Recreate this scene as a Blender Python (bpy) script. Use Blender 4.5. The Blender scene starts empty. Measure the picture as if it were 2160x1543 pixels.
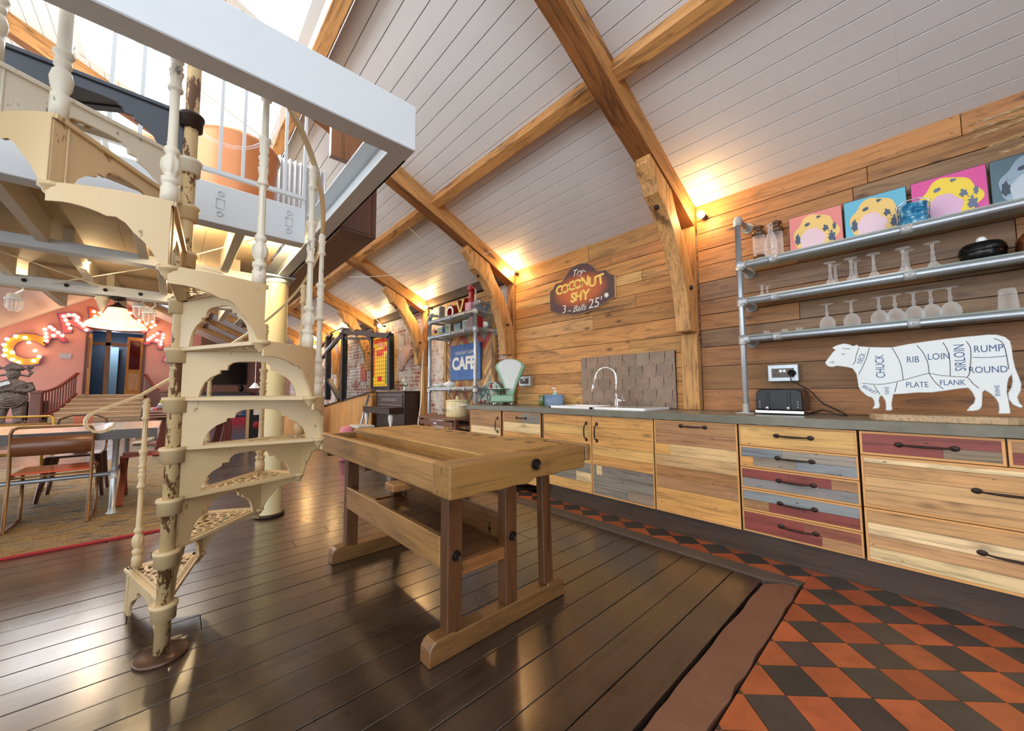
import bpy, bmesh, math, random
from mathutils import Vector, Matrix
random.seed(7)
D = bpy.data
C = bpy.context.scene.collection
SC = bpy.context.scene
PI = math.pi
R_ = math.radians

# ---------------------------------------------------------------- camera
# world: X along the kitchen run, +Y towards the kitchen wall, Z up (metres)
FPX, YAW, PITCH, ROLL, CAMH = 787.586, 0.833779, 0.0694877, 0.0050103, 1.09
_cy, _sy, _cp, _sp, _cr, _sr = math.cos(YAW), math.sin(YAW), math.cos(PITCH), math.sin(PITCH), math.cos(ROLL), math.sin(ROLL)
_f = Vector((-_sy * _cp, _cy * _cp, _sp)); _g = Vector((_cy, _sy, 0)); _d = _f.cross(_g)
_r2 = _cr * _g + _sr * _d; _d2 = -_sr * _g + _cr * _d
cam = D.objects.new('camera', D.cameras.new('camera'))
cam.data.sensor_width = 36; cam.data.sensor_fit = 'HORIZONTAL'; cam.data.lens = FPX / 2160 * 36
cam.data.clip_start = .05; cam.data.clip_end = 200
mw = Matrix.Identity(4)
for i in range(3):
    mw[i][0] = _r2[i]; mw[i][1] = -_d2[i]; mw[i][2] = -_f[i]
mw[2][3] = CAMH
cam.matrix_world = mw
C.objects.link(cam); SC.camera = cam

def P(px, py, ax, val):
    """point where the sight line of a photo pixel meets the plane ax = val"""
    d = _r2 * ((px - 1080) / FPX) + _d2 * ((py - 771.5) / FPX) + _f
    i = 'XYZ'.index(ax); o = (0, 0, CAMH)
    t = (val - o[i]) / d[i]
    return Vector((t * d.x, t * d.y, CAMH + t * d.z))

# ---------------------------------------------------------------- world, daylight, exposure
SC.view_settings.view_transform = 'Standard'
SC.view_settings.look = 'None'
SC.view_settings.gamma = 1
SC.view_settings.exposure = 0.2
w = D.worlds.new('world'); SC.world = w; w.use_nodes = True
nt = w.node_tree; nt.nodes.clear()
wo = nt.nodes.new('ShaderNodeOutputWorld'); bg = nt.nodes.new('ShaderNodeBackground')
bg.inputs[0].default_value = (.86, .93, 1, 1); bg.inputs[1].default_value = 3.0
nt.links.new(bg.outputs[0], wo.inputs[0])
SC.cycles.use_denoising = True
SC.cycles.max_bounces = 7; SC.cycles.diffuse_bounces = 4; SC.cycles.glossy_bounces = 3
SC.cycles.transmission_bounces = 6; SC.cycles.transparent_max_bounces = 12
SC.cycles.sample_clamp_indirect = 4
SC.cycles.caustics_reflective = False; SC.cycles.caustics_refractive = False

def light(name, kind, loc, energy, col, size=.1, rot=None, size_y=None):
    l = D.lights.new(name, kind); l.energy = energy; l.color = col
    if kind == 'AREA':
        l.size = size
        if size_y: l.shape = 'RECTANGLE'; l.size_y = size_y
    else: l.shadow_soft_size = size
    o = D.objects.new(name, l); o.location = loc
    if rot: o.rotation_euler = rot
    C.objects.link(o); return o

# daylight below the near rooflights, then fill added for ceiling and far hall
light('daylight_rooflight', 'AREA', (-4.6, -.4, 4.55), 150, (.88, .94, 1), 2.6, (R_(-25), 0, 0), 2.2)
light('left_ceiling_fill_light', 'AREA', (-3.6, -4.6, 3.35), 260, (.9, .95, 1), 7.0, (R_(100), 0, 0), 1.4)  # added fill to brighten the left ceiling; the left slope has no openings
light('far_hall_fill_light', 'AREA', (-13.5, -1.6, 4.7), 420, (.95, .97, 1), 9.0, (0, 0, 0), 2.0)  # added fill for the far hall, under the invented rooflights

# ---------------------------------------------------------------- colour + material helpers
def H(s, a=1.0):
    s = s.lstrip('#'); v = [int(s[i:i + 2], 16) / 255 for i in (0, 2, 4)]
    return tuple(((c / 12.92) if c <= .04045 else ((c + .055) / 1.055) ** 2.4) for c in v) + (a,)
def node(nt, kind, **kw):
    n = nt.nodes.new(kind)
    for k, v in kw.items():
        if k in n.inputs: n.inputs[k].default_value = v
        else: setattr(n, k, v)
    return n
def base(name):
    m = D.materials.new(name); m.use_nodes = True
    nt = m.node_tree; b = nt.nodes['Principled BSDF']
    return m, nt, b
def mixc(nt, fac, a, b, mode='MIX'):
    n = nt.nodes.new('ShaderNodeMix'); n.data_type = 'RGBA'; n.blend_type = mode
    for i, v in ((0, fac), (6, a), (7, b)):
        if isinstance(v, bpy.types.NodeSocket): nt.links.new(v, n.inputs[i])
        else: n.inputs[i].default_value = v
    return n.outputs[2]
def ramp(nt, src, stops):
    n = nt.nodes.new('ShaderNodeValToRGB'); e = n.color_ramp.elements
    while len(e) < len(stops): e.new(.5)
    for el, (p, c) in zip(e, stops):
        el.position = p; el.color = c if len(c) == 4 else tuple(c) + (1,)
    nt.links.new(src, n.inputs[0]); return n.outputs[0]
def gray(v): return (v, v, v, 1)
def coords(nt, scale, attr=None, obj=False):
    if attr:
        a = nt.nodes.new('ShaderNodeAttribute'); a.attribute_name = attr; src = a.outputs['Vector']
    else:
        a = nt.nodes.new('ShaderNodeTexCoord'); src = a.outputs['Object']
    mp = nt.nodes.new('ShaderNodeMapping'); mp.inputs['Scale'].default_value = scale
    nt.links.new(src, mp.inputs[0]); return mp.outputs[0]
def noise(nt, vec, scale=1, detail=3, rough=.55, dist=0):
    n = nt.nodes.new('ShaderNodeTexNoise'); n.inputs['Scale'].default_value = scale
    n.inputs['Detail'].default_value = detail; n.inputs['Roughness'].default_value = rough
    n.inputs['Distortion'].default_value = dist
    nt.links.new(vec, n.inputs['Vector']); return n.outputs[0]
def bump(nt, b, h, strength=.3, dist=.01):
    n = nt.nodes.new('ShaderNodeBump'); n.inputs['Strength'].default_value = strength
    n.inputs['Distance'].default_value = dist
    nt.links.new(h, n.inputs['Height']); nt.links.new(n.outputs[0], b.inputs['Normal'])

def plain(name, col, rough=.5, metal=0, var=.12, vs=6, bmp=0, coat=0, emit=0, spec=None):
    m, nt, b = base(name)
    c = H(col) if isinstance(col, str) else tuple(col) + (1,) * (4 - len(col))
    v = coords(nt, (1, 1, 1))
    if var:
        n = noise(nt, v, vs, 2)
        d = tuple(x * (1 - var * 1.6) for x in c[:3]) + (1,)
        l = tuple(min(1, x * (1 + var)) for x in c[:3]) + (1,)
        nt.links.new(mixc(nt, n, d, l), b.inputs['Base Color'])
        if bmp: bump(nt, b, noise(nt, v, vs * 8, 2), bmp, .004)
    else: b.inputs['Base Color'].default_value = c
    b.inputs['Roughness'].default_value = rough; b.inputs['Metallic'].default_value = metal
    if coat: b.inputs['Coat Weight'].default_value = coat
    if emit: b.inputs['Emission Color'].default_value = c; b.inputs['Emission Strength'].default_value = emit
    if spec is not None: b.inputs['Specular IOR Level'].default_value = spec
    return m
def glow(name, col, s):
    m, nt, b = base(name)
    c = H(col); b.inputs['Base Color'].default_value = c
    b.inputs['Emission Color'].default_value = c; b.inputs['Emission Strength'].default_value = s
    return m

def wood(name, rough=.55, grain=.45, patch=.4, stain=.0, knots=.0, chips=None, bmp=.25, gs=1.0, coat=0, nails=0):
    """timber: tone from the face colour 'col', grain along the longest side of every piece ('gc')"""
    m, nt, b = base(name)
    a = nt.nodes.new('ShaderNodeAttribute'); a.attribute_name = 'col'; col = a.outputs['Color']
    g1 = noise(nt, coords(nt, (2.2 * gs, 70 * gs, 70 * gs), 'gc'), 1, 4, .65)
    g2 = noise(nt, coords(nt, (1.7 * gs, 11 * gs, 11 * gs), 'gc'), 1, 4, .7, 1.0)
    f1 = ramp(nt, g1, [(.34, gray(1 - grain)), (.48, gray(.97)), (.7, gray(1.06))])
    f2 = ramp(nt, g2, [(.28, gray(1 - patch)), (.5, gray(1.0)), (.7, gray(1.12))])
    c = mixc(nt, 1.0, col, f1, 'MULTIPLY'); c = mixc(nt, 1.0, c, f2, 'MULTIPLY')
    if stain:
        g3 = noise(nt, coords(nt, (1.4, 7, 7), 'gc'), 1, 4, .7, .6)
        th_ = .54 if stain > .7 and not nails else .60
        c = mixc(nt, ramp(nt, g3, [(th_, gray(0)), (th_ + .11, gray(stain))]), c, H('#4a2a14') if not nails else H('#3a2a20'))
    if knots:
        vo = nt.nodes.new('ShaderNodeTexVoronoi'); vo.inputs['Scale'].default_value = 1
        nt.links.new(coords(nt, (3.1, 7.5, 7.5), 'gc'), vo.inputs['Vector'])
        k = ramp(nt, vo.outputs['Distance'], [(.05, gray(knots)), (.09, gray(knots * .6)), (.19, gray(0))])
        c = mixc(nt, k, c, H('#45260f'))
    if nails:
        vo = nt.nodes.new('ShaderNodeTexVoronoi'); vo.inputs['Scale'].default_value = 1
        nt.links.new(coords(nt, (9, 22, 22), 'gc'), vo.inputs['Vector'])
        k = ramp(nt, vo.outputs['Distance'], [(.055, gray(nails)), (.085, gray(0))])
        c = mixc(nt, k, c, H('#1f120c'))
    nt.links.new(c, b.inputs['Base Color'])
    b.inputs['Roughness'].default_value = rough
    if coat: b.inputs['Coat Weight'].default_value = coat; b.inputs['Coat Roughness'].default_value = .2
    if bmp: bump(nt, b, g1, bmp, .003)
    return m

def chipped(name, colr, under='#6b4a2c', amount=.5, rough=.42, scale=14):
    m, nt, b = base(name)
    v = coords(nt, (1, 1, .45)); n = noise(nt, v, scale, 5, .75)
    k = ramp(nt, n, [(.5 + (1 - amount) * .15, gray(0)), (.53 + (1 - amount) * .15, gray(1))])
    n2 = noise(nt, v, 3, 2)
    c0 = H(colr)
    c = mixc(nt, n2, tuple(x * .86 for x in c0[:3]) + (1,), tuple(min(1, x * 1.07) for x in c0[:3]) + (1,))
    nt.links.new(mixc(nt, k, c, H(under)), b.inputs['Base Color'])
    b.inputs['Roughness'].default_value = rough
    bump(nt, b, k, -.25, .003)
    return m

def brick(name, c1, c2, mortar, scale=1, msize=.012, patch=.0, rough=.85, bw=.225, bh=.075, plane='XZ', patchcol='#cfc6ba'):
    m, nt, b = base(name)
    tc = nt.nodes.new('ShaderNodeTexCoord'); se = nt.nodes.new('ShaderNodeSeparateXYZ'); co = nt.nodes.new('ShaderNodeCombineXYZ')
    nt.links.new(tc.outputs['Object'], se.inputs[0])
    nt.links.new(se.outputs['XYZ'.index(plane[0])], co.inputs[0]); nt.links.new(se.outputs['XYZ'.index(plane[1])], co.inputs[1])
    dn = noise(nt, co.outputs[0], 5, 2)
    va = nt.nodes.new('ShaderNodeVectorMath'); va.operation = 'SCALE'; va.inputs['Scale'].default_value = .02
    cb = nt.nodes.new('ShaderNodeCombineXYZ'); nt.links.new(dn, cb.inputs[0]); nt.links.new(dn, cb.inputs[1])
    nt.links.new(cb.outputs[0], va.inputs[0])
    ad = nt.nodes.new('ShaderNodeVectorMath'); nt.links.new(co.outputs[0], ad.inputs[0]); nt.links.new(va.outputs[0], ad.inputs[1])
    br = nt.nodes.new('ShaderNodeTexBrick')
    nt.links.new(ad.outputs[0], br.inputs['Vector'])
    br.inputs['Color1'].default_value = H(c1); br.inputs['Color2'].default_value = H(c2); br.inputs['Mortar'].default_value = H(mortar)
    br.inputs['Scale'].default_value = scale; br.inputs['Mortar Size'].default_value = msize
    br.inputs['Mortar Smooth'].default_value = .4; br.inputs['Bias'].default_value = -.1
    br.inputs['Brick Width'].default_value = bw; br.inputs['Row Height'].default_value = bh
    c = br.outputs[0]
    n = noise(nt, ad.outputs[0], 9, 4, .7)
    c = mixc(nt, .6, c, ramp(nt, n, [(.3, gray(.55)), (.7, gray(1.15))]), 'MULTIPLY')
    if patch:
        n2 = noise(nt, co.outputs[0], 2.2, 4, .7)
        c = mixc(nt, ramp(nt, n2, [(.5 - patch * .12, gray(.0)), (.56, gray(.92))]), c, H(patchcol))
        vo = nt.nodes.new('ShaderNodeTexVoronoi'); vo.inputs['Scale'].default_value = 11
        nt.links.new(co.outputs[0], vo.inputs['Vector'])
        bb = nt.nodes.new('ShaderNodeRGBToBW'); nt.links.new(vo.outputs['Color'], bb.inputs[0])
        c = mixc(nt, .35, c, ramp(nt, bb.outputs[0], [(.25, gray(.5)), (.6, gray(1.1))]), 'MULTIPLY')
    nt.links.new(c, b.inputs['Base Color']); b.inputs['Roughness'].default_value = rough
    bump(nt, b, n, .5, .01)
    return m

def glassmat(name, col='#ffffff', rough=.02, alpha=.08):
    """thin clear glass: mostly see-through with bright reflections"""
    m, nt, b = base(name)
    b.inputs['Base Color'].default_value = H(col); b.inputs['Roughness'].default_value = rough
    b.inputs['Alpha'].default_value = alpha; b.inputs['Specular IOR Level'].default_value = 1.0
    lw = nt.nodes.new('ShaderNodeLayerWeight'); lw.inputs[0].default_value = .35
    nt.links.new(ramp(nt, lw.outputs['Facing'], [(0, gray(alpha)), (.8, gray(min(1, alpha + .5)))]), b.inputs['Alpha'])
    return m

M = {}
M['timber'] = wood('old_roof_timber', .6, .5, .45, .75, .6, bmp=.4)
M['plank'] = wood('reclaimed_pine_planks', .5, .42, .42, .75, .85, nails=.7)
M['pallet'] = wood('reclaimed_pallet_boards', .5, .38, .36, .35, .5, nails=.85)
M['pale'] = wood('pale_edge_strip', .5, .15, .1, bmp=.05)
M['bench'] = wood('worn_beech_bench', .5, .35, .5, .5, .25, bmp=.25, coat=.05)
M['benchleg'] = wood('dark_waxed_oak', .4, .35, .45, .4, .25, bmp=.2, coat=.15)
M['vjoint'] = wood('pine_cladding', .5, .22, .25, .0, .8)
M['darkwood'] = wood('dark_stained_wood', .4, .4, .3, .0, .0, coat=.3)
M['redwood'] = wood('red_brown_painted_wood', .5, .3, .3)
M['ply'] = plain('orange_plywood', '#c98a4e', .4, var=.2, vs=2)
M['white'] = plain('white_painted_steel', '#ccd1d4', .45, var=.03)
M['joist'] = plain('cream_painted_joist', '#d8cdb8', .6, var=.06)
M['mezzboard'] = plain('mezzanine_soffit', '#c9b393', .7, var=.06)
M['cream'] = chipped('cream_cast_iron', '#cbb084', '#8a6a42', .12, .38, 20)
M['chip'] = chipped('chipped_cream_column', '#c8ac7c', '#5e3c22', .82, .45, 15)
M['whitechip'] = chipped('white_cast_iron', '#d8cfbb', '#8b8478', .22, .4, 16)
M['greycol'] = plain('cream_round_pillar', '#d5c99c', .35, var=.05)
M['galv'] = plain('galvanised_pipe', '#b7bfc6', .38, .75, var=.1, vs=30)
M['fitting'] = plain('cast_pipe_fitting', '#c9cdcf', .5, .55, var=.12, vs=40)
M['iron'] = plain('dark_iron', '#3a2c26', .5, .55, var=.2, vs=30)
M['black'] = plain('black_painted_steel', '#1d2226', .4, .2, var=.1)
M['chrome'] = plain('chrome', '#e6e8ea', .08, 1, var=0)
M['ceramic'] = plain('white_ceramic', '#f1f2f3', .12, var=0, coat=.5)
M['glass'] = glassmat('clear_glass')
M['brown_glass'] = plain('brown_turned_lid', '#55310f', .15, var=.2, vs=20, coat=.5)
M['pane'] = glassmat('window_glass', '#eef6ff', .02, .08)
M['bulb'] = glow('warm_bulb', '#ffd9a0', 40)
M['mbulb'] = glow('marquee_bulb', '#ffe0b0', 7)
M['slateroof'] = plain('board_backing', '#9c9a99', .8)
# ---------------------------------------------------------------- mesh builder
class MB:
    """collects shapes; build() links them as ONE mesh object. 'col' = tone, 'gc' = grain coordinates"""
    def __init__(s, mats=None):
        s.v = []; s.f = []; s.c = []; s.g = []; s.sm = []; s.mi = []; s.m = 0; s.col = (.8, .8, .8)
    def add(s, verts, faces, col=None, gc=None, smooth=False, mtx=None, mi=None):
        n = len(s.v); col = col or s.col
        off = Vector((random.uniform(0, 50), random.uniform(0, 50), random.uniform(0, 50)))
        for i, p in enumerate(verts):
            p = Vector(p)
            s.g.append(tuple((Vector(gc[i]) if gc else p) + off))
            if mtx is not None: p = mtx @ p
            s.v.append(tuple(p)); s.c.append((col[0], col[1], col[2], 1))
        for f in faces:
            s.f.append([n + i for i in f]); s.sm.append(smooth); s.mi.append(s.m if mi is None else mi)
        return s
    def box(s, a, b, col=None, mtx=None, grain=None, mi=None):
        x0, y0, z0 = a; x1, y1, z1 = b
        if x0 > x1: x0, x1 = x1, x0
        if y0 > y1: y0, y1 = y1, y0
        if z0 > z1: z0, z1 = z1, z0
        vs = [(x0, y0, z0), (x1, y0, z0), (x1, y1, z0), (x0, y1, z0), (x0, y0, z1), (x1, y0, z1), (x1, y1, z1), (x0, y1, z1)]
        d = (x1 - x0, y1 - y0, z1 - z0); k = d.index(max(d)) if grain is None else 'XYZ'.index(grain)
        o = [(0, 1, 2), (1, 0, 2), (2, 0, 1)][k]
        gc = [(p[o[0]], p[o[1]], p[o[2]]) for p in vs]
        return s.add(vs, [(0, 3, 2, 1), (4, 5, 6, 7), (0, 1, 5, 4), (1, 2, 6, 5), (2, 3, 7, 6), (3, 0, 4, 7)], col, gc, False, mtx, mi)
    def prism(s, pts, h0, h1, axis='Y', col=None, mtx=None, grain=None, mi=None, smooth=False):
        """polygon pts (u,v) swept along axis: 'Y' -> (u,h,v), 'X' -> (h,u,v), 'Z' -> (u,v,h)"""
        f = {'Y': lambda u, v, h: (u, h, v), 'X': lambda u, v, h: (h, u, v), 'Z': lambda u, v, h: (u, v, h)}[axis]
        n = len(pts)
        area = sum(pts[i][0] * pts[(i + 1) % n][1] - pts[(i + 1) % n][0] * pts[i][1] for i in range(n))
        flip = (area > 0) == (axis != 'Y')
        vs = [f(u, v, h0) for u, v in pts] + [f(u, v, h1) for u, v in pts]
        gc = None
        if grain: gc = [{'X': (p[0], p[1], p[2]), 'Y': (p[1], p[0], p[2]), 'Z': (p[2], p[0], p[1])}[grain] for p in vs]
        else: gc = [(v2, u2, h2) for (u2, v2), h2 in ((q, h0) for q in pts)] + [(v2, u2, h2) for (u2, v2), h2 in ((q, h1) for q in pts)]
        A = list(range(n)); B = list(range(n, 2 * n))
        if h1 < h0: flip = not flip
        fs = [A[::-1], B] if flip else [A, B[::-1]]
        for i in range(n):
            j = (i + 1) % n
            fs.append((i, j, n + j, n + i) if flip else (j, i, n + i, n + j))
        return s.add(vs, fs, col, gc, smooth, mtx, mi)
    def tube(s, pts, r, n=10, col=None, caps=True, mi=None, closed=False, flat=None, mtx=None):
        """round tube (or flat=(w,h) strip) through points; r number or list"""
        pts = [Vector(p) for p in pts]; N = len(pts); vs = []; gc = []; L = 0
        up = Vector((0, 0, 1)); prev = None
        for i, p in enumerate(pts):
            a = pts[(i - 1) % N] if (closed or i > 0) else p; b = pts[(i + 1) % N] if (closed or i < N - 1) else p
            t = (b - a).normalized() if (b - a).length > 1e-9 else Vector((0, 0, 1))
            if prev is None:
                u = t.cross(up if abs(t.z) < .95 else Vector((1, 0, 0))).normalized()
            else:
                u = (prev - t * prev.dot(t)); u = u.normalized() if u.length > 1e-6 else t.cross(up).normalized()
            prev = u; w = t.cross(u)
            rr = r[i] if isinstance(r, (list, tuple)) else r
            if i: L += (p - pts[i - 1]).length
            for k in range(n):
                an = 2 * PI * k / n
                if flat: q = p + u * (flat[0] * (1 if math.cos(an) > 0 else -1) / 2) + w * (flat[1] * (1 if math.sin(an) > 0 else -1) / 2)
                else: q = p + (u * math.cos(an) + w * math.sin(an)) * rr
                vs.append(q); gc.append((L, math.cos(an) * .05, math.sin(an) * .05))
        fs = []
        for i in range(N if closed else N - 1):
            a = i * n; b = ((i + 1) % N) * n
            for k in range(n):
                k2 = (k + 1) % n; fs.append((a + k, b + k, b + k2, a + k2)[::-1])
        if caps and not closed:
            fs.append(list(range(n))); fs.append(list(range((N - 1) * n, N * n))[::-1])
        return s.add(vs, fs, col, gc, flat is None, mtx, mi)
    def cyl(s, p0, p1, r, n=20, col=None, mi=None, mtx=None):
        return s.tube([p0, p1], r, n, col, True, mi, mtx=mtx)
    def lathe(s, prof, o=(0, 0, 0), n=24, col=None, mi=None, flute=None, mtx=None, axis='Z', smooth=True):
        """prof = [(r,z)...] turned about a vertical axis at o; flute(z)->depth"""
        vs = []; gc = []
        for r, z in prof:
            for k in range(n):
                a = 2 * PI * k / n; rr = r
                if flute: rr = r * (1 - flute(z) * (.5 - .5 * math.cos(8 * a)))
                x, y = rr * math.cos(a), rr * math.sin(a)
                q = {'Z': (x, y, z), 'Y': (x, z, y), 'X': (z, x, y)}[axis]
                vs.append((o[0] + q[0], o[1] + q[1], o[2] + q[2])); gc.append((z, x, y))
        fs = []; m = len(prof)
        for i in range(m - 1):
            for k in range(n):
                k2 = (k + 1) % n; f = (i * n + k, i * n + k2, (i + 1) * n + k2, (i + 1) * n + k)
                fs.append(f if axis != 'Y' else f[::-1])
        if prof[0][0] > 1e-5: fs.append(list(range(n))[::-1])
        if prof[-1][0] > 1e-5: fs.append(list(range((m - 1) * n, m * n)))
        return s.add(vs, fs, col, gc, smooth, mtx, mi)
    def ball(s, o, r, n=14, col=None, mi=None, sc=(1, 1, 1), mtx=None):
        vs = []; m = n // 2
        for i in range(m + 1):
            t = PI * i / m
            for k in range(n):
                a = 2 * PI * k / n
                vs.append((o[0] + r * sc[0] * math.sin(t) * math.cos(a), o[1] + r * sc[1] * math.sin(t) * math.sin(a), o[2] - r * sc[2] * math.cos(t)))
        fs = [(i * n + k, i * n + (k + 1) % n, (i + 1) * n + (k + 1) % n, (i + 1) * n + k) for i in range(m) for k in range(n)]
        return s.add(vs, fs, col, None, True, mtx, mi)
    def build(s, name, mat, parent=None, bevel=0, seg=1, label=None, sub=0):
        me = D.meshes.new(name); me.from_pydata(s.v, [], s.f)
        me.polygons.foreach_set('use_smooth', s.sm)
        ms = mat if isinstance(mat, (list, tuple)) else [mat]
        for m in ms: me.materials.append(M[m] if isinstance(m, str) else m)
        if len(ms) > 1: me.polygons.foreach_set('material_index', s.mi)
        a = me.attributes.new('col', 'FLOAT_COLOR', 'POINT'); a.data.foreach_set('color', [x for c in s.c for x in c])
        a = me.attributes.new('gc', 'FLOAT_VECTOR', 'POINT'); a.data.foreach_set('vector', [x for c in s.g for x in c])
        me.update()
        o = D.objects.new(name, me); C.objects.link(o)
        if parent is not None:
            o.parent = parent
            o.matrix_parent_inverse = pinv(parent)
        if bevel:
            b = o.modifiers.new('bevel', 'BEVEL'); b.width = bevel; b.segments = seg; b.limit_method = 'ANGLE'; b.angle_limit = R_(40)
        if label: o['label'] = label
        return o
def wm(o):
    m = o.matrix_basis.copy()
    if o.parent: m = wm(o.parent) @ o.matrix_parent_inverse @ m
    return m
def pinv(p): return wm(p).inverted()
def thing(name, label, cat, loc=(0, 0, 0), group=None):
    o = D.objects.new(name, None); o.location = loc; o.empty_display_size = .1; C.objects.link(o)
    o['label'] = label; o['category'] = cat
    if group: o['group'] = group
    return o
def tag(o, label, cat, group=None, kind=None):
    o['label'] = label; o['category'] = cat
    if group: o['group'] = group
    if kind: o['kind'] = kind
    return o
def struct(o): o['kind'] = 'structure'; return o
def dup(root, delta, label=None, rotz=0, piv=None, scale=1):
    """copy of a thing with copies of its parts and sub-parts, moved by delta"""
    def cp(o, par):
        c = o.copy(); C.objects.link(c)
        if par is not None: c.parent = par
        for ch in list(o.children): cp(ch, c)
        return c
    r = cp(root, None)
    m = Matrix.Translation(Vector(delta)) @ root.matrix_basis
    if rotz or scale != 1:
        l = m.translation.copy(); m = Matrix.Translation(l) @ Matrix.Rotation(rotz, 4, 'Z') @ Matrix.Scale(scale, 4) @ Matrix.Translation(-l) @ m
    r.matrix_basis = m
    if label: r['label'] = label
    return r
def text(name, body, mat, parent, o, ux, uy, size, depth=.002, shear=0, bold=0, align='CENTER', spacing=1, label=None, xs=1):
    """lettering: body laid out on the plane through o with directions ux (reading) and uy (up)"""
    cu = D.curves.new(name, 'FONT'); cu.body = body; cu.size = size; cu.extrude = depth / 2
    cu.align_x = align; cu.align_y = 'CENTER'; cu.shear = shear; cu.offset = bold; cu.space_character = spacing
    cu.resolution_u = 3
    t = D.objects.new(name, cu); C.objects.link(t)
    dg = bpy.context.evaluated_depsgraph_get(); me = D.meshes.new_from_object(t.evaluated_get(dg))
    D.objects.remove(t); 
    ux = Vector(ux).normalized(); uy = Vector(uy); uy = (uy - ux * uy.dot(ux)).normalized(); n = ux.cross(uy)
    mt = Matrix((ux, uy, n)).transposed().to_4x4(); mt.translation = Vector(o)
    me.transform(Matrix.Diagonal((xs, 1, 1, 1))); me.transform(mt); me.materials.clear(); me.materials.append(M[mat] if isinstance(mat, str) else mat)
    ob = D.objects.new(name, me); C.objects.link(ob)
    if parent is not None: ob.parent = parent; ob.matrix_parent_inverse = pinv(parent)
    if label: ob['label'] = label
    return ob
def jit(c, a=.12):
    k = random.uniform(1 - a, 1 + a); return tuple(max(0, x * k * random.uniform(1 - a * .3, 1 + a * .3)) for x in c[:3])
def lerp(a, b, t): return a + (b - a) * t
def arc(cx, cy, r, a0, a1, n): return [(cx + r * math.cos(R_(lerp(a0, a1, i / n))), cy + r * math.sin(R_(lerp(a0, a1, i / n)))) for i in range(n + 1)]
# ---------------------------------------------------------------- the hall: floor
WY, SPR, SL, RY = 3.44, 2.74, .465, -2.4        # kitchen wall, springing height, roof slope, ridge line
RZ = SPR + SL * (WY - RY)
def zc(y): return SPR + SL * (WY - y) if y > RY else RZ - .69 * (RY - y)
FARX = -24.0
def floormat():
    m, nt, b = base('dark_painted_floorboards')
    a = nt.nodes.new('ShaderNodeAttribute'); a.attribute_name = 'col'
    g1 = noise(nt, coords(nt, (1.5, 40, 40), 'gc'), 1, 4, .65)
    v = coords(nt, (1, 1, 1)); n2 = noise(nt, v, 2.2, 4, .65, .5); n3 = noise(nt, v, 60, 2, .6)
    c = mixc(nt, 1, a.outputs['Color'], ramp(nt, g1, [(.3, gray(.6)), (.7, gray(1.15))]), 'MULTIPLY')
    c = mixc(nt, 1, c, ramp(nt, n2, [(.3, gray(.7)), (.7, gray(1.25))]), 'MULTIPLY')
    c = mixc(nt, ramp(nt, n3, [(.74, gray(0)), (.8, gray(.55))]), c, H('#8d7a5e'))
    nt.links.new(c, b.inputs['Base Color'])
    r = ramp(nt, n2, [(.3, gray(.22)), (.7, gray(.38))]); nt.links.new(r, b.inputs['Roughness'])
    b.inputs['Coat Weight'].default_value = 1.0; b.inputs['Coat Roughness'].default_value = .20
    bump(nt, b, g1, .14, .003)
    return m
M['floor'] = floormat()
fl = MB(); tone = H('#423226')
x = -.692; k = 0
while x > FARX - .1:
    y1 = 2.56 if x > -3.02 else WY; y = -6.6; 
    cuts = [-6.6]
    while cuts[-1] < y1: cuts.append(cuts[-1] + random.uniform(2.4, 4.6))
    cuts[-1] = y1
    if len(cuts) > 2 and cuts[-1] - cuts[-2] < .5: cuts.pop(-2)
    for a, b_ in zip(cuts, cuts[1:]):
        t = jit(tone, .16)
        fl.box((x - .1425, a + .0015, -.03), (x, b_ - .0015, random.uniform(-.0008, .0008)), t, grain='Y')
    x -= .147; k += 1
floor = struct(fl.build('floor', 'floor', bevel=.0015))
sb = MB().box((FARX - 4, -8, -.12), (4, 4.2, -.032), H('#15100d'))
struct(sb.build('floor', plain('floor_void', '#17110e', .9)))
# stone kerb slab along the tiles + concrete strip beside the kitchen
def stone(name, c1, c2):
    m, nt, b = base(name); v = coords(nt, (1, 1, 1)); n = noise(nt, v, 5, 5, .7, .4); n2 = noise(nt, v, 70, 2)
    c = mixc(nt, n, H(c1), H(c2)); c = mixc(nt, ramp(nt, n2, [(.72, gray(0)), (.8, gray(.5))]), c, H('#b3a48e'))
    nt.links.new(c, b.inputs['Base Color']); b.inputs['Roughness'].default_value = .5; bump(nt, b, n, .5, .01); return m
M['slab'] = stone('brown_stone_slab', '#6a4433', '#835c46'); M['conc'] = stone('dirty_concrete', '#453a33', '#6b5b4e')
def ragged(x0, x1, ya, yb, n, amp):
    return [(x0 + random.uniform(-amp, amp) * (0 < i < n), lerp(ya, yb, i / n)) for i in range(n + 1)]
pts = ragged(-.672, 0, -.8, 2.50, 40, .006) + [(-.6, 2.60), (-.53, 2.62)] + ragged(-.527, 0, 2.5, -.8, 40, .006)
struct(MB().prism(pts, -.03, .002, 'Z').build('floor', 'slab', bevel=.002))
pts = [(-3.02, 2.575), (-.69, 2.575), (-.60, 2.615), (-.53, 2.64), (-.515, 2.70), (-3.02, 2.70)]
struct(MB().prism(pts, -.03, .004, 'Z').build('floor', 'conc', bevel=.002))
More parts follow.
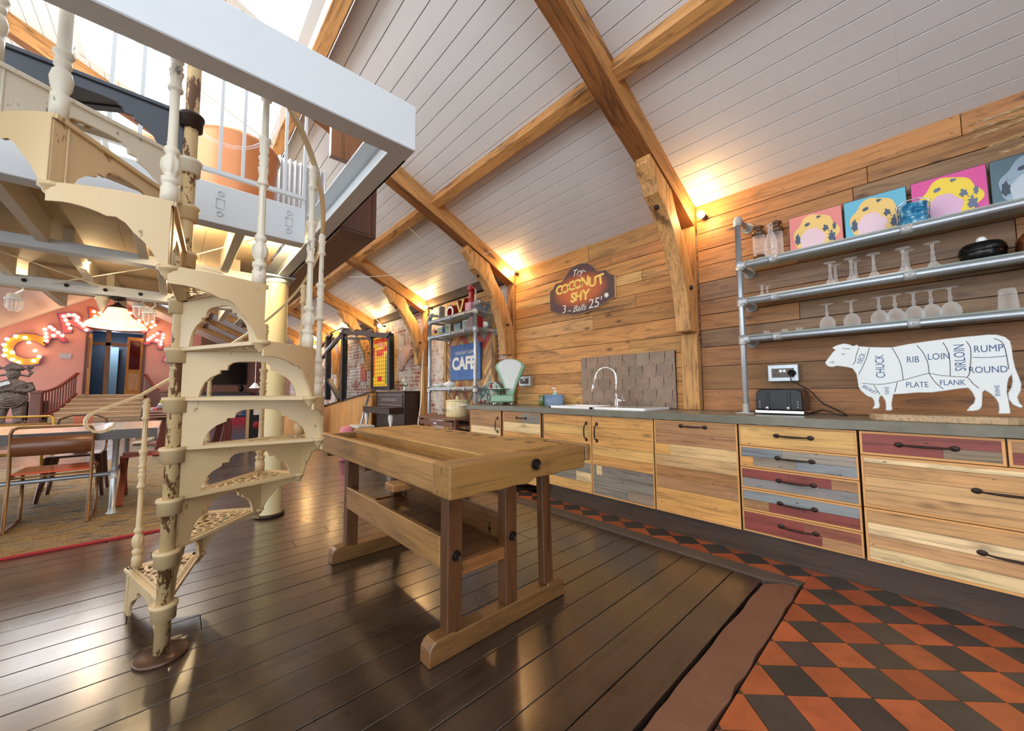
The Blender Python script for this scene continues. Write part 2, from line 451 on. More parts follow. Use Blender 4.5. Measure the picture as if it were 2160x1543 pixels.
# quarry tiles laid diagonally
def clip(poly, x0, x1, y0, y1):
    for ax, lim, s in ((0, x0, 1), (0, x1, -1), (1, y0, 1), (1, y1, -1)):
        out = []
        for i in range(len(poly)):
            a, b = poly[i - 1], poly[i]; da, db = s * (a[ax] - lim), s * (b[ax] - lim)
            if (da < 0) != (db < 0):
                t = da / (da - db); out.append((a[0] + (b[0] - a[0]) * t, a[1] + (b[1] - a[1]) * t))
            if db >= 0: out.append(b)
        poly = out
        if len(poly) < 3: return []
    return poly
tl = MB(); hd = .1052
for i in range(-60, 60):
    for j in range(-60, 60):
        cx, cy = -.288 + (i + j) * hd, 2.303 + (i - j) * hd
        if not (-3.2 < cx < 2.2 and -1.6 < cy < 3.1): continue
        g = hd - .0022; q = [(cx + g, cy), (cx, cy + g), (cx - g, cy), (cx, cy - g)]
        for rg in ((-.513, 2.2, -1.6, 2.93), (-3.02, -.515, 2.702, 2.93)):
            p = clip(q, *rg)
            if len(p) < 3: continue
            red = (i + j) % 2 == 0
            c = jit(H('#a5552f'), .2) if red else jit(H('#413a33'), .25)
            tl.prism(p, -.02, random.uniform(-.0006, .0006), 'Z', c, mi=0)
def tilemat():
    m, nt, b = base('quarry_tiles'); a = nt.nodes.new('ShaderNodeAttribute'); a.attribute_name = 'col'
    v = coords(nt, (1, 1, 1)); n = noise(nt, v, 7, 4, .65); n2 = noise(nt, v, 90, 2, .7)
    c = mixc(nt, 1, a.outputs['Color'], ramp(nt, n, [(.3, gray(.75)), (.7, gray(1.25))]), 'MULTIPLY')
    c = mixc(nt, ramp(nt, n2, [(.66, gray(0)), (.78, gray(.4))]), c, H('#2a1c14'))
    nt.links.new(c, b.inputs['Base Color']); b.inputs['Roughness'].default_value = .42; bump(nt, b, n2, .2, .003); return m
M['tile'] = tilemat()
struct(tl.build('floor', 'tile'))
struct(MB().box((-.515, -1.6, -.03), (2.2, 2.94, -.004)).box((-3.02, 2.70, -.03), (-.515, 2.94, -.004)).build('floor', plain('tile_grout', '#7d6f5f', .9)))

# ---------------------------------------------------------------- kitchen wall: reclaimed planks, then brick
PL = ['#c48b4c', '#cf9758', '#b97f42', '#c38a4b', '#d8a566', '#b07840', '#ca9250', '#bc8247']
rowsR = [.80, .92, 1.10, 1.298, 1.465, 1.617, 1.75, 1.876, 2.041, 2.189, 2.331, 2.487, 2.603, 2.76]
rowsL = [.80, .92, 1.06, 1.175, 1.30, 1.44, 1.60, 1.768, 1.93, 2.066, 2.19, 2.30, 2.44, 2.55, 2.76]
pw = MB()
struct(MB().box((-3.76, 3.4702, .5), (2.4, 3.4708, SPR)).build('wall_right', plain('wall_void', '#120c08', .9)))
def planks(b, x0, x1, rows, y0, y1, pal, dark=.12):
    for za, zb in zip(rows, rows[1:]):
        x = x0
        while x < x1 - .01:
            e = x + random.uniform(.7, 2.1)
            if x1 - e < .35: e = x1
            c = jit(H(random.choice(pal)), .12)
            if random.random() < dark: c = jit(H('#8a6848'), .15)
            b.box((x + .0015, y0 + random.uniform(0, .006), za + .0022), (e - .0015, y1, zb - .0022), c, grain='X'); x = e
planks(pw, -3.76, -1.44, rowsL, 3.43, 3.47, PL, .06)
planks(pw, -1.30, 2.4, rowsR, 3.43, 3.47, ['#b98048', '#c48a50', '#a87340', '#b57c48', '#9a6a3c', '#a5723f', '#8f6238'], .2)
wk = struct(pw.build('wall_right', 'plank', bevel=.0015))
M['brick'] = brick('rubble_and_brick_wall', '#a05436', '#8f4a33', '#c3b7a9', patch=.85, patchcol='#d6cdc3')
M['brick2'] = brick('red_brick_wall', '#a5573a', '#7f4030', '#b7a999')
M['brickYZ'] = brick('far_brick_wall', '#9a5038', '#7c3f2f', '#a99a8b', plane='YZ')
struct(MB().box((-17, 3.47, 0), (2.6, 3.75, SPR + .1)).build('wall_right', 'brick'))
struct(MB().box((FARX, 3.47, 0), (-17, 3.75, SPR + .1)).build('wall_right', 'brick2'))
struct(MB().box((-3.77, 3.38, SPR - .12), (-17, 3.47, SPR + .03), H('#4a3a2e')).build('trim_1', 'timber'))

# ---------------------------------------------------------------- boarded ceiling with rooflights
M['ceil'] = plain('grey_white_ceiling_boards', '#dcdbdc', .42, var=.03, vs=3)
SKY = [(-5.95, -4.0, .90, 2.55), (-3.55, -1.9, 1.0, 2.5), (-8.3, -6.4, 0.9, 2.7), (-13, -9, 1.2, 2.6), (-20, -15, 1.2, 2.6)]   # x0,x1, plan distance from ridge y; last three invented to brighten the far hall
cb = MB(); dY = .113; y = WY + .02
cosr = math.cos(math.atan(SL))
while y > RY + .02:
    ya, yb = y, max(RY, y - dY)
    segs = [(FARX, 1.9)]
    for (sx0, sx1, d0, d1) in SKY:
        if RY + d0 + .6 < (ya + yb) / 2 < RY + d1 + .6:
            segs = [q for s in segs for q in (((s[0], sx0), (sx1, s[1])) if s[0] < sx0 and s[1] > sx1 else (s,))]
    for (a, b_) in segs:
        x = a
        while x < b_ - .01:
            e = min(b_, x + 6)
            za, zb = zc(ya), zc(yb); o = .0035
            vs = [(x, ya - o, zc(ya - o)), (e, ya - o, zc(ya - o)), (e, yb + o * .2, zc(yb + o * .2)), (x, yb + o * .2, zc(yb + o * .2))]
            vs += [(p[0], p[1] + .008, p[2] + .018) for p in vs]
            cb.add(vs, [(0, 1, 2, 3)[::-1], (4, 5, 6, 7), (0, 1, 5, 4), (1, 2, 6, 5), (2, 3, 7, 6), (3, 0, 4, 7)], (.8, .8, .8)); x = e
    y -= dY
struct(cb.build('ceiling', 'ceil', bevel=.0015))
bk = MB()
y = WY
def roofslab(b, x0, x1, y0, y1, t=.03):
    za, zb = zc(y0) + .022, zc(y1) + .022
    b.add([(x0, y0, za), (x1, y0, za), (x1, y1, zb), (x0, y1, zb), (x0, y0, za + t), (x1, y0, za + t), (x1, y1, zb + t), (x0, y1, zb + t)],
          [(0, 1, 2, 3), (4, 5, 6, 7)[::-1], (0, 1, 5, 4), (1, 2, 6, 5), (2, 3, 7, 6), (3, 0, 4, 7)])
ys0, ys1 = RY + 3.35, RY + 1.4
roofslab(bk, FARX, 1.95, 3.8, ys0)
roofslab(bk, FARX, 1.95, ys1, RY)
xs = sorted([(a, b_) for a, b_, _, _ in SKY]); px_ = FARX
for a, b_ in xs + [(1.95, 1.95)]:
    roofslab(bk, px_, a, ys0, ys1); px_ = b_
struct(bk.build('ceiling', 'slateroof'))
n = 0
for (a, b_, d0, d1) in SKY:      # rooflight frames and glass
    n += 1; f = MB(); y0, y1 = RY + d0 + .6, RY + d1 + .6
    for (xa, xb, ya, yb) in ((a, a + .05, y0, y1), (b_ - .05, b_, y0, y1), (a, b_, y0 - .02, y0 + .05), (a, b_, y1 - .05, y1 + .02), ((a + b_) / 2 - .02, (a + b_) / 2 + .02, y0, y1)):
        za, zb = zc(ya), zc(yb)
        f.add([(xa, ya, za - .01), (xb, ya, za - .01), (xb, yb, zb - .01), (xa, yb, zb - .01), (xa, ya, za + .09), (xb, ya, za + .09), (xb, yb, zb + .09), (xa, yb, zb + .09)],
              [(0, 1, 2, 3), (4, 5, 6, 7)[::-1], (0, 1, 5, 4), (1, 2, 6, 5), (2, 3, 7, 6), (3, 0, 4, 7)])
    fo = struct(f.build('window_%d' % n, 'white'))
# left slope and gables
ls = MB(); a, b_ = RY, -6.6
ls.add([(FARX, a, zc(a)), (1.95, a, zc(a)), (1.95, b_, zc(b_ )), (FARX, b_, zc(b_))], [(0, 1, 2, 3)])
ls.add([(FARX, a, zc(a) + .06), (1.95, a, zc(a) + .06), (1.95, b_, zc(b_) + .06), (FARX, b_, zc(b_) + .06)], [(3, 2, 1, 0)])
struct(ls.build('ceiling', 'ceil'))
M['pink'] = plain('salmon_pink_wall', '#e8a08e', .6, var=.05, vs=1.5)
gp = [(-6.6, 0), (-2.82, 0), (-2.82, 3.95), (-1.02, 3.95), (-1.02, 0), (2.9, 0)]
gp += [(2.9, zc(2.9) - .02), (RY, RZ), (-6.6, zc(-6.6))]
struct(MB().prism([(-6.6, 0), (-2.82, 0), (-2.82, 3.95), (-1.02, 3.95), (-1.02, 0), (.95, 0), (.95, zc(.95)), (RY, RZ), (-6.6, zc(-6.6))], FARX - .25, FARX, 'X').build('wall_back', 'pink'))
struct(MB().prism([(.95, 0), (WY + .1, 0), (WY + .1, SPR), (.95, zc(.95))], FARX - .25, FARX, 'X').build('wall_back', 'brickYZ'))

struct(MB().prism([(.8, 0), (WY + .1, 0), (WY + .1, SPR), (.8, zc(.8))], 2.45, 2.6, 'X').build('wall_light_block', plain('light_block_wall', '#b5a695', .7)))  # unseen partial wall, added to cut light coming from the right

# ---------------------------------------------------------------- roof trusses and purlins
bp0 = P(1385, 437, 'X', -1.375)
TX = [-1.375, -3.765, -6.155, -8.545, -10.935, -13.325, -15.715, -18.1, -20.5]
TC = ['#c48c50', '#ca9357', '#bb8347', '#c0884c']
def slopebox(b, x0, x1, y0, y1, d0, d1, col, mi=None):
    """timber following the roof slope between plan positions y0 > y1, d0..d1 below the ceiling"""
    vs = []
    for d in (d1, d0):
        vs += [(x0, y0, zc(y0) - d), (x1, y0, zc(y0) - d), (x1, y1, zc(y1) - d), (x0, y1, zc(y1) - d)]
    gc = [(p[1] * 1.1, p[0], p[2] + SL * p[1]) for p in vs]
    b.add(vs, [(0, 3, 2, 1), (4, 5, 6, 7), (0, 1, 5, 4), (1, 2, 6, 5), (2, 3, 7, 6), (3, 0, 4, 7)], col, gc, False, None, mi)
where = ['nearest, crossing the middle of the kitchen ceiling', 'second one, landing beside the green scales', 'third one, beside the brown drawer chest', 'fourth one, behind the mesh cage',
         'fifth one along the hall', 'sixth one along the hall', 'seventh one along the hall', 'eighth one along the hall', 'ninth one, nearest the pink wall']
for ti, tx in enumerate(TX):
    T = thing('roof_truss', 'old timber roof truss with curved brace, ' + where[ti], 'roof truss', (tx, 3.3, 0 if ti else .92), 'timber trusses along the hall')
    far = ti > 3; h = .075
    c = H(random.choice(TC))
    r = MB()
    # wavering, hand-hewn rafter
    ys = [3.44, 2.9, 2.3, 1.7, 1.0, .3, -.6, -1.5, RY]
    W = [(.0, .21)] + [(random.uniform(-.006, .006), random.uniform(.19, .225)) for _ in ys[1:]]
    vs = []; gc = []
    for (wx, dd), yy in zip(W, ys):
        for (sx, dz) in ((-1, .0), (1, .0), (1, dd), (-1, dd)):
            vs.append((tx + sx * h + wx, yy, zc(yy) - dz)); gc.append((yy * 1.1, sx * h, dz))
    fs = [(0, 1, 2, 3)]
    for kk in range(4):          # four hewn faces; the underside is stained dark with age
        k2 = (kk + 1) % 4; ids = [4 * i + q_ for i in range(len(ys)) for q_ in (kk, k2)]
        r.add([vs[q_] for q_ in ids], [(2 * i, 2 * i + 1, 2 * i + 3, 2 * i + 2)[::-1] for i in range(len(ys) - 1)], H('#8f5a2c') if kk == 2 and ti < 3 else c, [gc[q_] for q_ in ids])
    r.add(vs[:4], [(0, 1, 2, 3)], c, gc[:4])
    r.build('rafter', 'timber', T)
    if ti in (2, 3, 4, 5):
        # opposite rafter and arch-braced collar
        q = MB(); slopebox(q, tx - h, tx + h, RY, -6.4, .0, .2, c); q.build('rafter', 'timber', T)
        q = MB(); q.prism([(.35, 4.02), (.35, 4.22), (-4.6, 4.1), (-4.6, 3.9), (-3.6, 4.0)] + [(yy, 3.93 + .12 * math.sin(PI * (yy + 3.6) / 3.95)) for yy in (-2.8, -2, -1.2, -.4)], tx - .05, tx + .05, 'X', c, grain='Y')
        q.build('collar', 'timber', T)
    # knee brace: curved timber from the rafter down to the post
    pb = 1.62 if ti == 0 else 1.60
    out = [(2.63, zc(2.63) - .205), (2.60, zc(2.6) - .29), (2.70, zc(2.60) - .40)]
    inn = []
    for i in range(9):
        t = i / 8; a = t * PI / 2
        out.append((2.74 + .50 * math.sin(a) ** 1.15, 2.66 - (2.66 - pb) * (1 - math.cos(a)) ** .8 - .02))
    out += [(3.25, pb - .02), (3.43, pb - .02)]
    for i in range(7):
        t = i / 6; yy = 3.43 - .22 * t ** 2; inn.append((yy, lerp(pb + .02, 2.38, t)))
    inn += [(3.08, 2.55), (2.98, zc(2.98) - .205)]
    poly = out + inn
    bm = MB().prism(poly, tx - .062, tx + .062, 'X', H('#cf9a5e'), grain='Z')
    bo = bm.build('knee_brace', 'timber', T, bevel=0 if far else .008)
    if not far:
        hd_ = MB(); hd_.ball((tx + .064, 3.28, 1.98), .022, 10)
        hd_.ball((tx, bp0.y, bp0.z), .022, 10)
        hd_.build('bolt', 'iron', T)
    pz = .92 if ti == 0 else 0
    p = MB(); p.box((tx - .07, 3.36, pz), (tx + .07, 3.47 if ti > 1 else 3.43, pb - .03), H('#c59256'), grain='Z'); p.box((tx - .05, 3.385, pb - .05), (tx + .07, 3.43, 2.74), H('#b07c45'), grain='Z')
    p.build('post', 'timber', T, bevel=.006)
# purlins: between neighbouring trusses
pn = 0
ends = [1.9] + TX
desc = ['over the right end of the kitchen', 'between the first two trusses', 'between the second and third trusses', 'between the third and fourth trusses', 'between the fourth and fifth trusses']
for row, (py, dd, ww) in enumerate(((2.17, .10, .09), (.80, .12, .10))):
    for k in range(9):
        a, b_ = ends[k + 1] + .07, ends[k] - (.07 if k else 0)
        q = MB(); dz = zc(py)
        sec = [(0, 0), (ww, -SL * ww), (ww - .03, -SL * ww - dd), (-.03, -dd)]
        n_ = 8; vs = []; gc = []
        for i in range(n_ + 1):
            xx = lerp(a, b_, i / n_); wv = random.uniform(-.005, .005)
            for (u, v) in sec: vs.append((xx, py - ww / 2 + u + wv, dz + SL * ww / 2 + v)); gc.append((xx, u, v))
        fs = [(0, 1, 2, 3), (4 * n_, 4 * n_ + 3, 4 * n_ + 2, 4 * n_ + 1)]
        for i in range(n_):
            for kk in range(4):
                k2 = (kk + 1) % 4; fs.append((4 * i + kk, 4 * i + 4 + kk, 4 * i + 4 + k2, 4 * i + k2))
        q.add(vs, fs, H(random.choice(TC)), gc)
        ds = desc[k] if k < 5 else 'far down the hall, bay %s from the pink wall' % ['fourth', 'third', 'second', 'first'][k - 5]
        tag(q.build('purlin', 'timber', bevel=.006), ('lower' if row == 0 else 'upper') + ' timber purlin on the ceiling ' + ds, 'beam', 'timber purlins on the ceiling')
# ---------------------------------------------------------------- mezzanine: steel frame, joists, deck
ZB, ZT = 2.15, 2.357
def steel(name, label, a, b_, parent=None):
    return tag(MB().box(a, b_).build(name, 'white', bevel=.004), label, 'beam', 'white steel beams of the mezzanine')
steel('steel_beam', 'white boxed steel beam across the top, nearest the camera, end over the bench', (-1.545, -5.2, ZB), (-1.45, .75, ZT))
c2 = MB(); c2.box((-7.2, .66, ZB), (-1.545, .75, ZB + .012)); c2.box((-7.2, .66, ZT - .012), (-1.545, .75, ZT)); c2.box((-7.2, .738, ZB), (-1.545, .75, ZT))
tag(c2.build('steel_channel', 'white', bevel=.002), 'white open steel channel running away from the end of the nearest beam', 'beam', 'white steel beams of the mezzanine')
steel('steel_beam', 'white steel beam with bolted plates behind the spiral stair', (-3.03, -5.2, ZB), (-2.92, .655, 2.405))
bp = []
for yy in (.17, .55):
    q = MB(); x = -2.918
    for dz in (.065, -.065): q.tube([(x, yy + .016 * math.cos(a), 2.28 + dz + .016 * math.sin(a)) for a in [i * PI / 4 for i in range(8)]], .0035, 6, closed=True)
    for (a, b_) in (((yy - .02, 2.25), (yy - .02, 2.31)), ((yy + .02, 2.25), (yy + .02, 2.31)), ((yy - .02, 2.31), (yy + .02, 2.31)), ((yy - .02, 2.25), (yy + .02, 2.25))):
        q.cyl((x, a[0], a[1]), (x, b_[0], b_[1]), .0022, 6)
    tag(q.build('bolted_connection', 'fitting'), 'bolted plate outline on the white beam behind the stair, ' + ('left' if yy < .3 else 'right') + ' of two', 'bolt plate', 'bolted plates on the white beam')
steel('steel_beam', 'pale lilac steel beam in the middle of the mezzanine underside', (-4.34, -5.2, ZB - .01), (-4.22, .655, ZB + .07))
fb = steel('steel_beam', 'far white perforated beam that carries the big pendant lamp', (-5.78, -5.2, ZB - .04), (-5.64, .655, ZB + .06))
for k in range(14):
    yy = -2.9 + k * .26; MB().cyl((-5.639, yy, ZB + .01), (-5.636, yy, ZB + .01), .018, 14).build('round_hole', 'iron', fb)
# timber trimmer on the wall side (brown box)
tb = MB(); tb.box((-7.4, .76, 2.15), (-2.5, 1.0, 2.17), H('#5b3a28')); tb.box((-7.4, .97, 2.17), (-2.5, 1.0, 2.55), H('#6b4026')); tb.box((-2.53, .76, 2.17), (-2.5, .97, 2.55), H('#6b4026'))
tag(tb.build('timber_trimmer', 'darkwood', bevel=.003), 'dark brown boxed timber trimmer along the mezzanine edge', 'beam')
tb = MB(); tb.box((-2.49, .80, 2.40), (-1.9, .84, 2.62), H('#8a5a36')); tb.box((-2.2, .6, 2.42), (-2.16, .8, 2.62), H('#8a5a36'))
tag(tb.build('timber_edge_board', 'darkwood', bevel=.002), 'short brown timber board standing above the white steel channel', 'board')
# joists, one thing each
jn = 0
for bay, (xa, xb) in enumerate(((-4.22, -3.03), (-5.64, -4.34), (-7.2, -5.78))):
    for k in range(7):
        yy = .30 - k * .52 + bay * .1
        if yy - .03 > .6 or yy < -3.2: continue
        bnm = ['near', 'middle', 'far'][bay]
        tag(MB().box((xa, yy - .03, ZB + .035), (xb, yy + .03, 2.36)).build('floor_joist', 'joist', bevel=.002),
            'cream painted joist in the %s bay under the mezzanine, %s from the round pillar' % (bnm, ['first', 'second', 'third', 'fourth', 'fifth', 'sixth', 'seventh'][k]), 'joist', 'cream joists under the mezzanine')
dk = MB()
for k in range(12):
    dk.box((-7.3, .64 - (k + 1) * .5 + .002, 2.36), (-3.0, .64 - k * .5, 2.405), jit((.62, .55, .43), .05))
tag(dk.build('mezzanine_deck', 'mezzboard'), 'boarded mezzanine deck seen from below, lit warm yellow', 'deck')
# landing deck left of stair
tag(MB().box((-2.92, -5.2, 2.36), (-1.545, -1.05, 2.40)).build('landing_deck', 'mezzboard'), 'white landing deck beside the top of the spiral stair', 'deck')
# tension rods crossing under the joists
for i, (a, b_) in enumerate((((-3.05, -.75, 2.3), (-4.2, .3, 2.17)), ((-3.05, .62, 2.3), (-4.2, -.1, 2.17)), ((-4.35, -1.5, 2.28), (-5.6, -.5, 2.16)), ((-4.35, .1, 2.28), (-5.6, -.9, 2.16)))):
    tag(MB().cyl(a, b_, .005, 6).build('tension_rod', 'joist'), 'thin diagonal tension rod under the mezzanine, ' + ['near bay, rising left', 'near bay, rising right', 'far bay, rising left', 'far bay, rising right'][i], 'rod', 'tension rods under the mezzanine')
# warm spotlights fixed to the joists
SP = [(-3.55, -.02, 2.30), (-3.62, .50, 2.30), (-4.95, -.62, 2.28), (-4.9, -.05, 2.3), (-6.4, .2, 2.28), (-6.3, -1.3, 2.28)]
sn = ['over the right of the stair column', 'near the round pillar', 'above the dining table', 'above the red chair', 'above the far end of the table', 'far left bay']
for i, p in enumerate(SP):
    T = thing('spotlight', 'small warm spotlight under the mezzanine, ' + sn[i], 'spotlight', p, 'spotlights under the mezzanine')
    MB().cyl((p[0], p[1], p[2] + .05), (p[0], p[1], p[2] - .02), .03, 14).build('housing', 'white', T)
    MB().ball((p[0], p[1], p[2] - .03), .024, 12).build('bulb', 'bulb', T)
    light('spot_bulb_light', 'POINT', (p[0], p[1], p[2] - .07), 18, (1, .74, .4), .04)
# round pillar
T = thing('round_pillar', 'round cream cast pillar carrying the mezzanine, behind the spiral stair', 'pillar', (-3.98, .68, 0))
MB().lathe([(.105, 0), (.105, .03), (.095, .05), (.088, 2.08), (.088, 2.10)], (-3.98, .68, 0), 32).build('shaft', 'greycol', T)
MB().lathe([(.088, 2.09), (.10, 2.10), (.10, 2.13), (.088, 2.135)], (-3.98, .68, 0), 32).box((-4.11, .57, 2.135), (-3.86, .80, 2.149)).build('capital', 'white', T)
MB().lathe([(.12, 0), (.12, .02), (.105, .03)], (-3.98, .68, 0), 32).build('foot_ring', 'iron', T)
# balustrade on the mezzanine edge
T = thing('mezzanine_railing', 'white metal railing on the mezzanine edge above the bolted beam', 'railing', (-2.97, -.1, 2.41))
yy = .65; n = 0
while yy > -.35:
    MB().box((-2.978, yy - .009, 2.41 if n in (0,) else 2.5), (-2.962, yy + .009, 3.32)).build('baluster', 'white', T); yy -= .122; n += 1
MB().box((-2.985, -.42, 2.49), (-2.955, .66, 2.515)).build('bottom_rail', 'white', T)
MB().box((-2.99, -.42, 3.32), (-2.95, .66, 3.345)).build('top_rail', 'white', T)
# bathtub-like orange wooden tub with clear screen, behind the railing
T = thing('roll_top_bath', 'orange copper bath standing on the mezzanine behind the railing', 'bath', (-4.2, .1, 2.41))
pr = [(.0, .03), (.25, .03), (.36, .10), (.42, .3), (.45, .60), (.475, .62), (.46, .64), (.43, .60), (.40, .32), (.33, .14), (0, .09)]
mt = Matrix.Translation((-4.05, .33, 2.41)) @ Matrix.Diagonal((.75, .72, 1.35, 1))
MB().lathe(pr, (0, 0, 0), 36, mtx=mt).build('tub', plain('orange_copper', '#d48a58', .35, .2, var=.15, vs=3), T)
tag(MB().tube([(-3.4, .2 + .34 * math.cos(a), 3.35 + .42 * math.sin(a)) for a in [i * PI / 16 for i in range(32)]], .012, 8, closed=True).build('hoop', 'pane'), 'clear round hoop hanging above the bath', 'hoop')
cu = MB(); N = 60
for i in range(N):
    for (a, k0) in ((i, 0),):
        y0, y1 = .58 + .62 * i / N, .58 + .62 * (i + 1) / N; x0, x1 = -4.5 + .035 * math.sin(i * 1.3), -4.5 + .035 * math.sin((i + 1) * 1.3)
        cu.add([(x0, y0, 2.56), (x1, y1, 2.56), (x1, y1, 3.62), (x0, y0, 3.62)], [(0, 1, 2, 3)], smooth=True)
tag(cu.build('shower_curtain', plain('white_curtain', '#f0f2f3', .7)), 'white pleated curtain on the mezzanine beside the bath', 'curtain')

# ---------------------------------------------------------------- spiral staircase
SX, SY, RO, RH = -2.19, .012, .57, .2145
BA = [194.5, 166, 137.5, 109, 80.5, 52.5, 24, -4, -33, -60, -88]      # front edge angle of each tread (degrees)
def pol(a, r, z): return (SX + r * math.cos(R_(a)), SY + r * math.sin(R_(a)), z)
ST = thing('spiral_staircase', 'cream cast iron spiral staircase with pierced treads and fluted balusters', 'staircase', (SX, SY, 0))
cream = 'cream'
MB().lathe([(.026, .01), (.026, 3.7)], (SX, SY, 0), 28).build('column', 'chip', ST, label='round centre column with chipped paint')
MB().lathe([(.088, 0), (.088, .010), (.083, .015), (.028, .016)], (SX, SY, 0), 40).build('base_plate', plain('worn_brown_plate', '#5d4130', .35, .3, var=.35, vs=8), ST, label='round dark brown floor plate')
def lattice():
    m, nt, b = base('pierced_cream_iron'); b.inputs['Base Color'].default_value = H('#cbb084'); b.inputs['Roughness'].default_value = .38
    v = coords(nt, (25, 25, 25)); vo = nt.nodes.new('ShaderNodeTexVoronoi'); vo.feature = 'DISTANCE_TO_EDGE'; vo.inputs['Scale'].default_value = 1
    vo.voronoi_dimensions = '2D'
    n = nt.nodes.new('ShaderNodeTexNoise'); n.inputs['Scale'].default_value = .5; nt.links.new(v, n.inputs['Vector'])
    ad = nt.nodes.new('ShaderNodeVectorMath'); nt.links.new(v, ad.inputs[0]); nt.links.new(n.outputs['Color'], ad.inputs[1])
    nt.links.new(ad.outputs[0], vo.inputs['Vector'])
    nt.links.new(ramp(nt, vo.outputs['Distance'], [(.13, gray(1)), (.15, gray(0))]), b.inputs['Alpha'])
    return m
M['lattice'] = lattice()
def opening(h, n=1):
    """half profile of the pointed, stepped arch: (u 0..1 towards the crown, z)"""
    return [(0, 0), (.03, .14 * h), (.10, .30 * h), (.22, .42 * h), (.38, .50 * h), (.40, .50 * h), (.41, .58 * h), (.55, .58 * h), (.57, .68 * h), (.66, .745 * h), (.78, .765 * h), (1, .77 * h)]
for k in range(1, 12):
    z1 = RH * k; z0 = RH * (k - 1); a0 = BA[k - 1]; a1 = BA[k] if k < 11 else a0 - 34
    dark = k == 11; mt_ = 'cream' if k < 10 else ('whitechip' if k == 10 else 'black')
    if dark: M['landing'] = plain('slate_grey_iron', '#4a4f58', .4, .2)
    if dark: mt_ = 'landing'
    th = .012
    # tread: solid frame + pierced panel
    fr = MB(); NA = 6
    def wedge(ra, rb, aa, ab, za, zb, b, mi=None):
        vs = []
        for i in range(NA + 1):
            t = i / NA; a = lerp(aa, ab, t)
            for (r, z) in ((ra, za), (rb, za), (rb, zb), (ra, zb)): vs.append(pol(a, r, z))
        fs = [(0, 1, 2, 3), tuple(4 * NA + i for i in (3, 2, 1, 0))]
        for i in range(NA):
            for kk in range(4):
                k2 = (kk + 1) % 4; fs.append((4 * i + kk, 4 * i + 4 + kk, 4 * i + 4 + k2, 4 * i + k2))
        b.add(vs, fs, mi=mi)
    wedge(.535, .578, a0 + .5, a1 - .5, z1 - .016, z1, fr)
    wedge(.03, .09, a0, a1, z1 - .014, z1, fr)
    for aa, s in ((a0, -1), (a1, 1)):
        d = Vector(pol(aa, 1, 0)) - Vector(pol(aa, 0, 0)); nrm = Vector((-d.y, d.x, 0)) * s
        def bar(off0, off1, za, zb):
            p = [Vector(pol(aa, .045, 0)) + nrm * off0, Vector(pol(aa, .575, 0)) + nrm * off0, Vector(pol(aa, .575, 0)) + nrm * off1, Vector(pol(aa, .045, 0)) + nrm * off1]
            vs = [(q.x, q.y, z) for z in (za, zb) for q in p]
            fr.add(vs, [(0, 3, 2, 1), (4, 5, 6, 7), (0, 1, 5, 4), (1, 2, 6, 5), (2, 3, 7, 6), (3, 0, 4, 7)])
        bar(-.012, .026, z1 - .016, z1); bar(.002, .006, z1, z1 + .003); bar(.012, .016, z1, z1 + .003)
    tr = fr.build('tread', mt_, ST, bevel=.003)
    pn_ = MB(); wedge(.08, .54, a0 - 1, a1 + 1, z1 - .010, z1 - .003, pn_)
    pn_.build('pierced_panel', 'lattice' if not dark else glassmat('dummy') if False else ('lattice' if not dark else 'landing'), tr)
    # collar round the column
    MB().lathe([(.028, z1 - .066), (.041, z1 - .066), (.042, z1 - .018), (.046, z1 - .016), (.047, z1 - .005), (.044, z1), (.028, z1)], (SX, SY, 0), 32).build('collar', mt_ if not dark else 'iron', tr)
    # riser under the front edge: pierced with a stepped arch
    h = RH - .014; op = opening(h); ra, rb = .10 if k > 1 else .085, .505; mid = (ra + rb) / 2; hw = (rb - ra) / 2
    prof = [(.026, 0), (ra, 0)] + [(ra + u * hw, z) for u, z in op] + [(rb - u * hw, z) for u, z in op[::-1][1:]] + [(rb, 0), (.572, 0), (.572, h), (.026, h)]
    d = Vector((math.cos(R_(a0)), math.sin(R_(a0)), 0)); nn = Vector((-d.y, d.x, 0))
    mtx = Matrix(((d.x, nn.x, 0, SX), (d.y, nn.y, 0, SY), (0, 0, 1, z0), (0, 0, 0, 1)))
    if k > 1 or True:
        rs = MB().prism(prof, -.011, .001, 'Y', mtx=mtx)
        # raised rib beside the foot
        rs.box((.525, .001, 0), (.531, .005, h), mtx=mtx)
        rs.build('riser', mt_, tr, bevel=.0015)
    # outer apron: quarter arch from the foot to the next corner
    vs = []; n2 = 14
    def zlow(t):
        if t < .10: return 0
        if t > .92: return h - .045
        return h * (.0 + .78 * math.sin(PI / 2 * (t - .10) / .82) ** .55)
    for i in range(n2 + 1):
        t = i / n2; a = lerp(a0, a1, t); zl = z0 + zlow(t)
        if .35 < t < .5: zl += .012
        for r in (.568, .578):
            vs.append(pol(a, r, zl)); vs.append(pol(a, r, z1 - .008))
    fs = [(0, 1, 3, 2), tuple(4 * n2 + i for i in (0, 2, 3, 1))]
    for i in range(n2):
        a = 4 * i; b = a + 4
        fs += [(a, b, b + 1, a + 1), (a + 2, a + 3, b + 3, b + 2), (a, a + 2, b + 2, b), (a + 1, b + 1, b + 3, a + 3)]
    MB().add(vs, fs).build('apron', mt_, tr, bevel=.001)
    # foot moulding and bolt below the corner
    if k > 1:
        p = pol(a0, .56, z0)
        MB().lathe([(0, z0 - .045), (.008, z0 - .045), (.010, z0 - .035), (.018, z0 - .028), (.022, z0 - .016), (.030, z0 - .012), (.030, z0 - .0)], (p[0], p[1], 0), 16).build('foot_bolt', mt_, tr)
